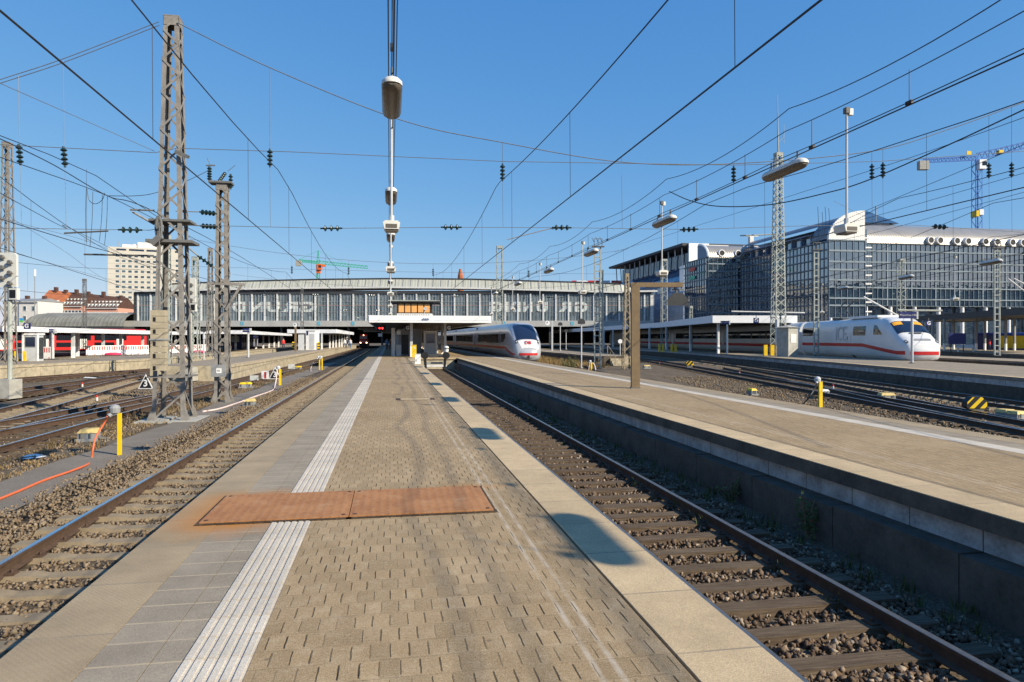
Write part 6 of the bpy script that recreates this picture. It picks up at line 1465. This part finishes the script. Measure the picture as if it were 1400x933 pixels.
# G signs
def gsign(px,py,d,s,label,bgm='blue'):
    q=P(px,py,d); t=T('letter_sign',label,'sign',(q.x,q.y,q.z-s/2),-TH); MB().box(-s/2,s/2,0,.1,0,s).build('panel',MAT[bgm],t); text('lettering','G',s*.95,MAT['white'],t,(0,-.012,s*.5),(R(90),0,0),.004,bold=.015); MB().bar((0,.05,s),(0,.05,s+.25),.05).build('hanger',MAT['mastdark'],t)
MAT['signdk']=mat('dark_sign_blue',(.01,.012,.03),.5)
gsign(557.5,448.8,64.5,.48,'dark hanging sign with a white G left of the first canopy column','signdk')
gsign(614,448.6,64.5,.48,'dark hanging sign with a white G right of the second canopy column','signdk')
gsign(36.5,446,47.5,.42,'blue sign with a white G at the end of the far left canopy')
gsign(1034,438.5,71,.55,'blue sign with a white G on the white end of the long right canopy')
gsign(1270,442.2,66,.5,'blue sign with a white G right of the white train nose')
q=P(29,441,48.2); t=T('info_sign','small green and blue sign beside the G sign at the far left','sign',(q.x,q.y,q.z),-TH); MB().box(-.13,.13,0,.05,0,.14).build('green_panel',mat('sign_green',(.15,.5,.08),.5),t); MB().box(-.13,.13,0,.05,.142,.3).build('blue_panel',mat('sign_lightblue',(.05,.3,.6),.5),t)
# name boards
def nameboard(px,pyb,zb,pyt,pym,w,label,txt,lit=None):
    p=GP(px,pyb,zb); d=dep(p); k=d/FPX; t=T('station_name_board',label,'sign',(p.x,p.y,zb),-TH); z0,z1=zat(pym,d)-zb,zat(pyt,d)-zb
    MB().cyl((0,0,0),(0,0,z0),.09,10).build('post',MAT['lgrey'],t); MB().cyl((0,0,0),(0,0,.05),.2,10).build('foot',MAT['mastdark'],t)
    pn=MB().box(-w*k*.78,w*k*.22,-.1,.1,z0,z1).build('panel',MAT['blue'],t); text('lettering',txt,(z1-z0)*.5,MAT['lgrey'],pn,(-w*k*.29,-.115,(z0+z1)/2),(R(90),0,0),.004); MB().box(w*k*.22+.003,w*k*.22+.12,-.12,.12,z0-.05,z1+.03).build('end_frame',MAT['lgrey'],t)
nameboard(1247,497,0,426.8,435.5,22,'dark blue station name board on a pale post in front of the white train nose','München Hbf')
nameboard(339.5,489.5,0,449.5,454.5,9,'blue station name board on a white post on the left platform','München Hbf')
nameboard(72,492,0,450,455,11,'blue station name board before the far left canopy','München Hbf')
nameboard(994,485.5,0,439,443.5,11,'name board on a pale post under the end of the long right canopy','München Hbf')
# booths and cabinets
def booth(px0,px1,pyb,pyt,label,dep_=1.6,z=0,win=True):
    p=GP((px0+px1)/2,pyb,z); d=dep(p); k=d/FPX; w=(px1-px0)*k; h=zat(pyt,d)-z; t=T('platform_booth',label,'booth',(p.x,p.y,z),-TH*.5)
    MB().box(-w/2,w/2,0,dep_,0,h-.12).build('wall',MAT['lgrey'],t); MB().box(-w/2-.06,w/2+.06,-.06,dep_+.06,h-.12,h).build('roof',MAT['white'],t)
    if win: f=MB().box(-w*.36,w*.36,-.025,0,h*.5,h*.88).build('window_frame',MAT['grey'],t); MB().box(-w*.33,w*.33,-.03,-.026,h*.52,h*.86).build('window_pane',MAT['glassbl'],f)
    for s in(-1,1): MB().box(s*w/2-.06,s*w/2+.06,-.04,.04,0,h-.13).build('corner_post',MAT['white'],t)
    return t,w,h
t,w,h=booth(580.5,596.5,486.6,452.8,'white glazed booth behind the buffer stop under the middle canopy')
t,w,h=booth(32,51,494,456,'grey platform booth with a window at far left',.75); MB().box(w/2+.065,w/2+.07,.12,.62,.2,h*.85).build('side_door',MAT['dark'],t)
p=GP(424.5,478.6,0); d=dep(p); k=d/FPX; t=T('service_box','large white service box with a poster on the left platform','service box',(p.x,p.y,0),-TH); MB().box(-6.5*k,6.5*k,0,2.2,0,26*k).build('box',MAT['white'],t); MB().box(-1.5*k,5*k,-.02,0,1*k,22*k).build('door',MAT['lgrey'],t); MB().box(-6.7*k,6.8*k,-.1,2.3,26*k,27*k).build('roof',MAT['white2'],t); MB().box(-5.5*k,-3*k,-.03,-.021,20*k,26*k).build('poster',MAT['blue'],t)
p=GP(411.5,479,0); t=T('service_box','narrow grey cabinet between the clock post and the white service box','cabinet',(p.x,p.y,0)); MB().box(-.4,.4,0,.6,0,2.3).build('cabinet',MAT['lgrey'],t); MB().box(-.43,.43,-.03,.63,2.3,2.36).build('lid',MAT['grey'],t)
p=GP(566.3,488.8,0); d=dep(p); k=d/FPX; t=T('yellow_cabinet','tall yellow cabinet at the first canopy column','cabinet',(p.x,p.y,0)); MB().box(-3*k,3*k,0,.35,0,16.3*k).build('cabinet',MAT['yellow'],t); MB().box(-3.3*k,3.3*k,-.03,.38,16.3*k,17*k).build('lid',MAT['yellow'],t); MB().box(-.06,.06,-.012,-.002,12*k,14*k).build('notice',MAT['lgrey'],t)
p=GP(571.3,497.8,0); d=dep(p); k=d/FPX; t=T('white_box','low white box standing on the platform edge before the buffer stop','cabinet',(p.x,p.y,0)); MB().box(-3.8*k,3.8*k,0,.4,0,13*k).build('box',MAT['white'],t); MB().box(-4*k,4*k,-.02,.42,13*k,13.6*k).build('lid',MAT['white2'],t); MB().box(-2.6*k,-1.9*k,-.012,-.002,3*k,6*k).build('lock',MAT['black'],t)
p=GP(1082,488,0); d=dep(p); k=d/FPX; t=T('concrete_hut','weathered concrete hut with a pyramid roof beside the white lattice mast','hut',(p.x,p.y,0),R(18)); w=19*k
MB().box(-w/2,w/2,-.2,w-.2,0,40*k).build('wall',MAT['concrete'],t); MB().add([(-w/2-.15,-.35,40*k),(w/2+.15,-.35,40*k),(w/2+.15,w-.05,40*k),(-w/2-.15,w-.05,40*k),(0,w/2-.2,43.5*k)],[(0,1,4),(1,2,4),(2,3,4),(3,0,4)]).build('roof',MAT['concrete'],t); MB().box(-w*.25,w*.3,-.23,-.205,19*k,31*k).build('door',MAT['white2'],t)
# buffer stop
bs=T('buffer_stop','steel buffer stop with two black discs closing the bay track','buffer stop',(3.72,57.2,RT)); 
for s in(-1,1):
    MB().cyl((s*.88,-.5,1.08),(s*.88,-.38,1.08),.3,18).build('buffer_disc',MAT['black'],bs); MB().cyl((s*.88,-.38,1.08),(s*.88,.5,1.08),.09,10).build('buffer_rod',MAT['dark'],bs)
    b=MB(); b.bar((s*.78,.0,0),(s*.88,0,1.35),.2,.14); b.bar((s*.78,1.6,0),(s*.88,.05,1.0),.14); b.build('strut',MAT['black'],bs)
MB().box(-1.1,1.1,.02,.2,.92,1.18).build('cross_beam',MAT['dark'],bs); MB().box(-.95,.95,-.06,.1,.12,.3).build('lower_beam',MAT['white2'],bs); MB().box(-.9,.9,.3,.5,.35,.5).build('lower_beam',MAT['grey'],bs)
t=T('buffer_lamp','small white lamp on the right buffer of the buffer stop','lamp',(3.72+.95,57.25,RT+1.36)); MB().lathe([(.16,0),(.18,.2),(.19,.22),(.19,.42),(.08,.5)],12).build('lamp_body',MAT['white'],t); MB().lathe([(.195,.24),(.195,.32)],12).build('dark_ring',MAT['black'],t)
# red signal lights under the canopy
q=P(521,449,70); t=T('signal_lights','small signal box with two red lights under the middle canopy','signal',(q.x,q.y,q.z),-TH); MB().box(-.42,.42,0,.3,-.3,.3).build('case',MAT['black'],t)
for s in(-1,1): MB().cyl((s*.14,-.03,0),(s*.14,0,0),.09,10).build('red_light',MAT['emitred'],t)
q=P(519.7,458.2,72); t=T('platform_monitor','small white lit monitor hanging below the red signal lights','monitor',(q.x,q.y,q.z),-TH); MB().box(-.2,.2,0,.15,-.17,.17).build('case',MAT['white'],t); MB().bar((0,.08,.17),(0,.08,.6),.04).build('hanger',MAT['dark'],t)
q=P(545,455,66); t=T('platform_monitor','grey box sign hanging over the shaded platform left of the G sign','monitor',(q.x,q.y,q.z),-TH); MB().box(-.2,.2,0,.15,-.2,.2).build('case',MAT['lgrey'],t); MB().box(-.12,.12,-.012,-.002,-.12,.12).build('face',MAT['white2'],t)
# shaded platform building under canopy
MAT['shedw']=mat('platform_room_wall',(.30,.31,.33),.7,0,.1)
t=T('platform_room','long grey panelled waiting room in the shade of the middle canopy','room',(-.05,70,0)); MB().box(.9,3.2,0,60,0,2.7).build('wall',MAT['shedw'],t)
for i in range(12): MB().box(.86,.9,1+i*5,1.2+i*5,0,2.7).build('pilaster',MAT['lgrey'],t)
MB().box(1.2,1.9,-.04,0,.1,2.1).build('door',MAT['dark'],t); MB().box(1.98,2.06,-.05,0,0,2.3).build('pilaster',MAT['lgrey'],t)
t=T('white_screen','tall pale panel standing in the shade at the left of the waiting room','panel',(.15,67.6,0)); MB().box(0,.35,0,1.2,0,2.75).build('panel',MAT['white2'],t); MB().box(.45,.95,.1,1,0,1.1).build('side_panel',MAT['lgrey'],t)
# ramp steps at the end of the small right platform
t=T('platform_steps','sunlit concrete steps with a handrail at the end of the small right platform','steps',(20.3,65,-.95))
for i in range(4): MB().box(1.2,2.6,-.35*(i+1),-.35*i-.001,0,.93-.23*(i+1)).build('step',MAT['wallL'],t)
MB().box(2.62,3.85,-.25,-.005,0,.935).build('end_wall',MAT['wallL'],t); b=MB(); b.tube([(1.1,.4,.93),(1.1,.4,2.0),(1.25,-1.5,1.0),(1.25,-1.5,.0)],.035,6); b.tube([(1.1,-.5,.4),(1.1,-.5,1.5)],.03,6); b.build('handrail',MAT['mastbrown'],t)
# barriers
def barrier(a,b_,label,h=1.0,n=24,zb=0):
    a,b_=Vector(a),Vector(b_); d=b_-a; L=d.length; t=T('barrier_fence',label,'barrier',(a.x,a.y,zb),math.atan2(d.y,d.x)); bb=MB().box(0,L,-.03,.03,.08,h); bb.build('panel',MAT['white'],t)
    for i in range(n):
        x=L*(i+.2)/n; w=L/n*.45; MB().box(x,x+w,-.04,-.032,h*.56,h*.92).build('red_stripe',MAT['red'],t)
        if i%3==0: MB().box(x,x+w,-.04,-.032,.1,.2).build('red_foot',MAT['red'],t)
    for i in range(0,n,4): MB().box(L*i/n,L*i/n+.5,-.25,.25,0,.078).build('foot',MAT['dark'],t)
g1,g2,g3=GP(117.5,487,0),GP(203,485.5,0),GP(283,482.2,0)
barrier(g1,g2,'long red and white construction barrier on the far left platform',1.02,26); barrier(g2+Vector((.3,.1,0)),g3,'continuing red and white barrier behind the tall lattice mast',1.0,22)
barrier(GP(57,492,0),GP(72.5,492,0),'short red and white barrier right of the grey booth',1.05,5); barrier(GP(22,493,0),GP(31,493,0),'short red and white barrier left of the grey booth',1.0,3)
for px,py,lab in ((157,486.3,'pinkish red sandbag lying at the middle of the long barrier'),(273,482.8,'pinkish red sandbag at the far end of the barrier')):
    g=GP(px,py,0); t=MB().lathe([(.3,0),(.42,.12),(.36,.28),(.15,.36)],12); o=t.build('sandbag',mat('pink_bag',(.55,.04,.12),.7),None,True); o.location=(g.x,g.y-.5,0); o.scale=(2.0,1,.9); tag(o,lab,'bag')
# benches, boards on the far right platform
g=GP(1309,481.5,0); t=T('advert_board','dark blue advertising board between the right canopy columns','board',(g.x,g.y,0),-TH); MB().box(-1.1,1.1,0,.15,1.0,2.4).build('panel',MAT['blue'],t); [MB().box(x-.05,x+.05,.03,.1,0,1).build('leg',MAT['dark'],t) for x in(-.8,.8)]
g=GP(1322,481.3,0); t=T('platform_bench','white wire bench under the right canopy','bench',(g.x,g.y,0),-TH); MB().box(-1.2,1.2,0,.5,.42,.48).build('seat',MAT['white2'],t); MB().box(-1.2,1.2,.5,.55,.5,.95).build('backrest',MAT['white2'],t); [MB().box(x-.04,x+.04,.1,.4,0,.42).build('leg',MAT['white2'],t) for x in(-1,1)]
# ---------------------------------------------------------------- people
def person(px,py,d,label,jacket,trousers,step=.12,face=0,hair=(.05,.03,.02)):
    p=P(px,HY,d); t=T('person',label,'person',(p.x,p.y,0),face)
    V=[(0,0,.92),(0,0,1.12),(0,.01,1.36),(0,.01,1.48),(0,-.01,1.60),(0,-.02,1.70),(.10,0,.88),(.11,-step*.6,.48),(.11,-step*.2,.08),(.115,-step*.2-.12,.03),(-.10,0,.88),(-.11,step*.6,.48),(-.11,step+.12,.09),(-.115,step,.03),(.19,.01,1.38),(.24,.05,1.1),(.25,-.02,.84),(.25,-.05,.74),(-.19,.01,1.38),(-.24,-.03,1.1),(-.25,-.1,.86),(-.25,-.13,.76)]
    E=[(0,1),(1,2),(2,3),(3,4),(4,5),(0,6),(6,7),(7,8),(8,9),(0,10),(10,11),(11,12),(12,13),(2,14),(14,15),(15,16),(16,17),(2,18),(18,19),(19,20),(20,21)]
    Rr=[.15,.14,.16,.06,.09,.075,.1,.07,.045,.04,.1,.07,.045,.04,.065,.05,.038,.03,.065,.05,.038,.03]
    me=bpy.data.meshes.new('sk'); me.from_pydata(V,E,[]); o=bpy.data.objects.new('sk',me); C.objects.link(o); md=o.modifiers.new('s','SKIN'); sl=me.skin_vertices[0].data
    for i,r in enumerate(Rr): sl[i].radius=(r*(1.25 if i in(0,1,2) else 1),r)
    sl[0].use_root=True; sd_=o.modifiers.new('d','SUBSURF'); sd_.levels=1; sd_.render_levels=1
    dg=bpy.context.evaluated_depsgraph_get(); m2=bpy.data.meshes.new_from_object(o.evaluated_get(dg)); bpy.data.objects.remove(o)
    m2.materials.clear()
    for m in (MAT['skin'],jacket,trousers): m2.materials.append(m)
    for pl in m2.polygons:
        z=pl.center.z; x=abs(pl.center.x); pl.material_index= 2 if z<.9 and x<.2 else (0 if (z>1.47 or (x>.2 and z<.82)) else 1); pl.use_smooth=True
    b=bpy.data.objects.new('body',m2); C.objects.link(b); b.parent=t
    MB().lathe([(.085,0),(.105,.05),(.1,.11),(.06,.16)],12,(0,.0,1.64)).build('hair',mat('hair',hair,.8),t,True)
jk=[mat('jacket_'+n_,c,.8) for n_,c in (('white',(.6,.6,.6)),('navy',(.02,.03,.07)),('blue',(.10,.22,.4)),('red',(.5,.04,.04)),('brown',(.15,.08,.04)))]
person(471.5,HY,118,'person in a white top standing near the edge of the left canopy',jk[0],jk[1],.1,.4)
person(474.8,HY,122,'person in dark clothes between the two pale dressed people',jk[1],jk[1],.15,.2)
person(479,HY,116,'person in a white top and blue trousers at the canopy edge',jk[0],jk[2],.1,-.3)
person(529,HY,100,'person in blue walking far along the shaded platform',jk[2],jk[1],.25,0)
person(1353,HY,98,'person in a red jacket under the right canopy',jk[3],jk[1],.1,.5)
person(387.5,HY,110,'person in red under the canopy left of the clock',jk[3],jk[1],.1,.5)
person(534,HY,108,'person in brown behind the one in blue on the shaded platform',jk[4],jk[1],.1,.1)
# ---------------------------------------------------------------- shrub, creeper
def leafplant(name,label,loc,h,r,n,cat='plant',flat=False,parent=None):
    t=T(name,label,cat,loc); b=MB(); s=MB()
    for k in range(9):
        a=random.uniform(0,6.28); e=Vector((r*random.uniform(.3,1)*math.cos(a),(.15 if flat else 1)*r*math.sin(a),h*random.uniform(.6,1))); s.tube([(0,0,0),e*.5+Vector((0,0,h*.12)),e],[.012,.009,.004],5)
        for i in range(n):
            u=random.uniform(.2,1); c=e*u+Vector((random.gauss(0,.05),random.gauss(0,.03 if flat else .05),random.gauss(0,.05))); a1,a2=random.uniform(0,6.28),random.uniform(-.8,.8); L=random.uniform(.03,.075)
            u_=Vector((math.cos(a1)*math.cos(a2),math.sin(a1)*math.cos(a2),math.sin(a2))); v_=u_.orthogonal().normalized()*L*.4; b.add([c,c+u_*L*.5+v_,c+u_*L,c+u_*L*.5-v_],[(0,1,2,3)])
    s.build('stem',MAT['gallows'],t); b.build('foliage',MAT['leaf'],t)
g=GP(783,507,-.95); leafplant('shrub','green shrub growing in the dry grass beside the pale signal post',(g.x,g.y,-.95),1.35,.65,90,'shrub')
g=GP(778,506,-.95); leafplant('shrub','lower shrub left of the taller green shrub',(g.x-.4,g.y,-.95),1.0,.45,60,'shrub')
leafplant('creeper','weedy plant growing against the dark platform wall in the right foreground',(5.5,8.3,-.95),.6,.35,22,'plant',True)
leafplant('creeper','small weed at the dark wall beyond the larger weedy plant',(5.52,10.4,-.95),.35,.25,14,'plant',True)
# ---------------------------------------------------------------- light, sky, camera
SUN_EL, SUN_AZ = R(31.4), R(180-50.0)     # azimuth from +Y towards +X
w=bpy.data.worlds.new('World'); S.world=w; w.use_nodes=True
nt=w.node_tree; bg=nt.nodes['Background']; sk=nt.nodes.new('ShaderNodeTexSky'); sk.sky_type='NISHITA'; sk.sun_disc=False
sk.sun_elevation=SUN_EL; sk.sun_rotation=SUN_AZ; sk.air_density=1.0; sk.dust_density=.4; sk.ozone_density=2.0; sk.altitude=900
sp=nt.nodes.new('ShaderNodeSeparateColor'); cb_=nt.nodes.new('ShaderNodeCombineColor'); nt.links.new(sk.outputs[0],sp.inputs[0])
for k_,(g_,m_) in enumerate(((1.0,.64),(.58,1.55),(.27,3.65))):      # clear spring sky: the red falls off faster than the blue towards the zenith
    pw_=nt.nodes.new('ShaderNodeMath'); pw_.operation='POWER'; pw_.inputs[1].default_value=g_; ml_=nt.nodes.new('ShaderNodeMath'); ml_.operation='MULTIPLY'; ml_.inputs[1].default_value=m_
    nt.links.new(sp.outputs[k_],pw_.inputs[0]); nt.links.new(pw_.outputs[0],ml_.inputs[0]); nt.links.new(ml_.outputs[0],cb_.inputs[k_])
nt.links.new(cb_.outputs[0],bg.inputs[0]); bg.inputs[1].default_value=.09
sd=Vector((math.sin(SUN_AZ)*math.cos(SUN_EL),math.cos(SUN_AZ)*math.cos(SUN_EL),math.sin(SUN_EL)))
l=bpy.data.lights.new('sun','SUN'); l.energy=5.0; l.angle=R(.5); l.color=(1,.885,.70); lo=bpy.data.objects.new('sun',l); C.objects.link(lo)
lo.rotation_euler=(-sd).to_track_quat('-Z','Y').to_euler(); lo.location=sd*200
cam=bpy.data.cameras.new('camera'); co=bpy.data.objects.new('camera',cam); C.objects.link(co); S.camera=co
cam.sensor_width=36; cam.lens=FPX/1400*36; cam.shift_y=-3.5/1400; cam.clip_end=6000; cam.clip_start=.05
co.location=(0,0,EYE); co.rotation_euler=(math.pi/2,0,-TH)
S.view_settings.view_transform='Standard'; S.view_settings.look='None'; S.view_settings.exposure=.55; S.view_settings.gamma=1; S.view_settings.use_curve_mapping=False
S.cycles.max_bounces=6; S.cycles.caustics_reflective=False; S.cycles.caustics_refractive=False; S.cycles.use_denoising=True
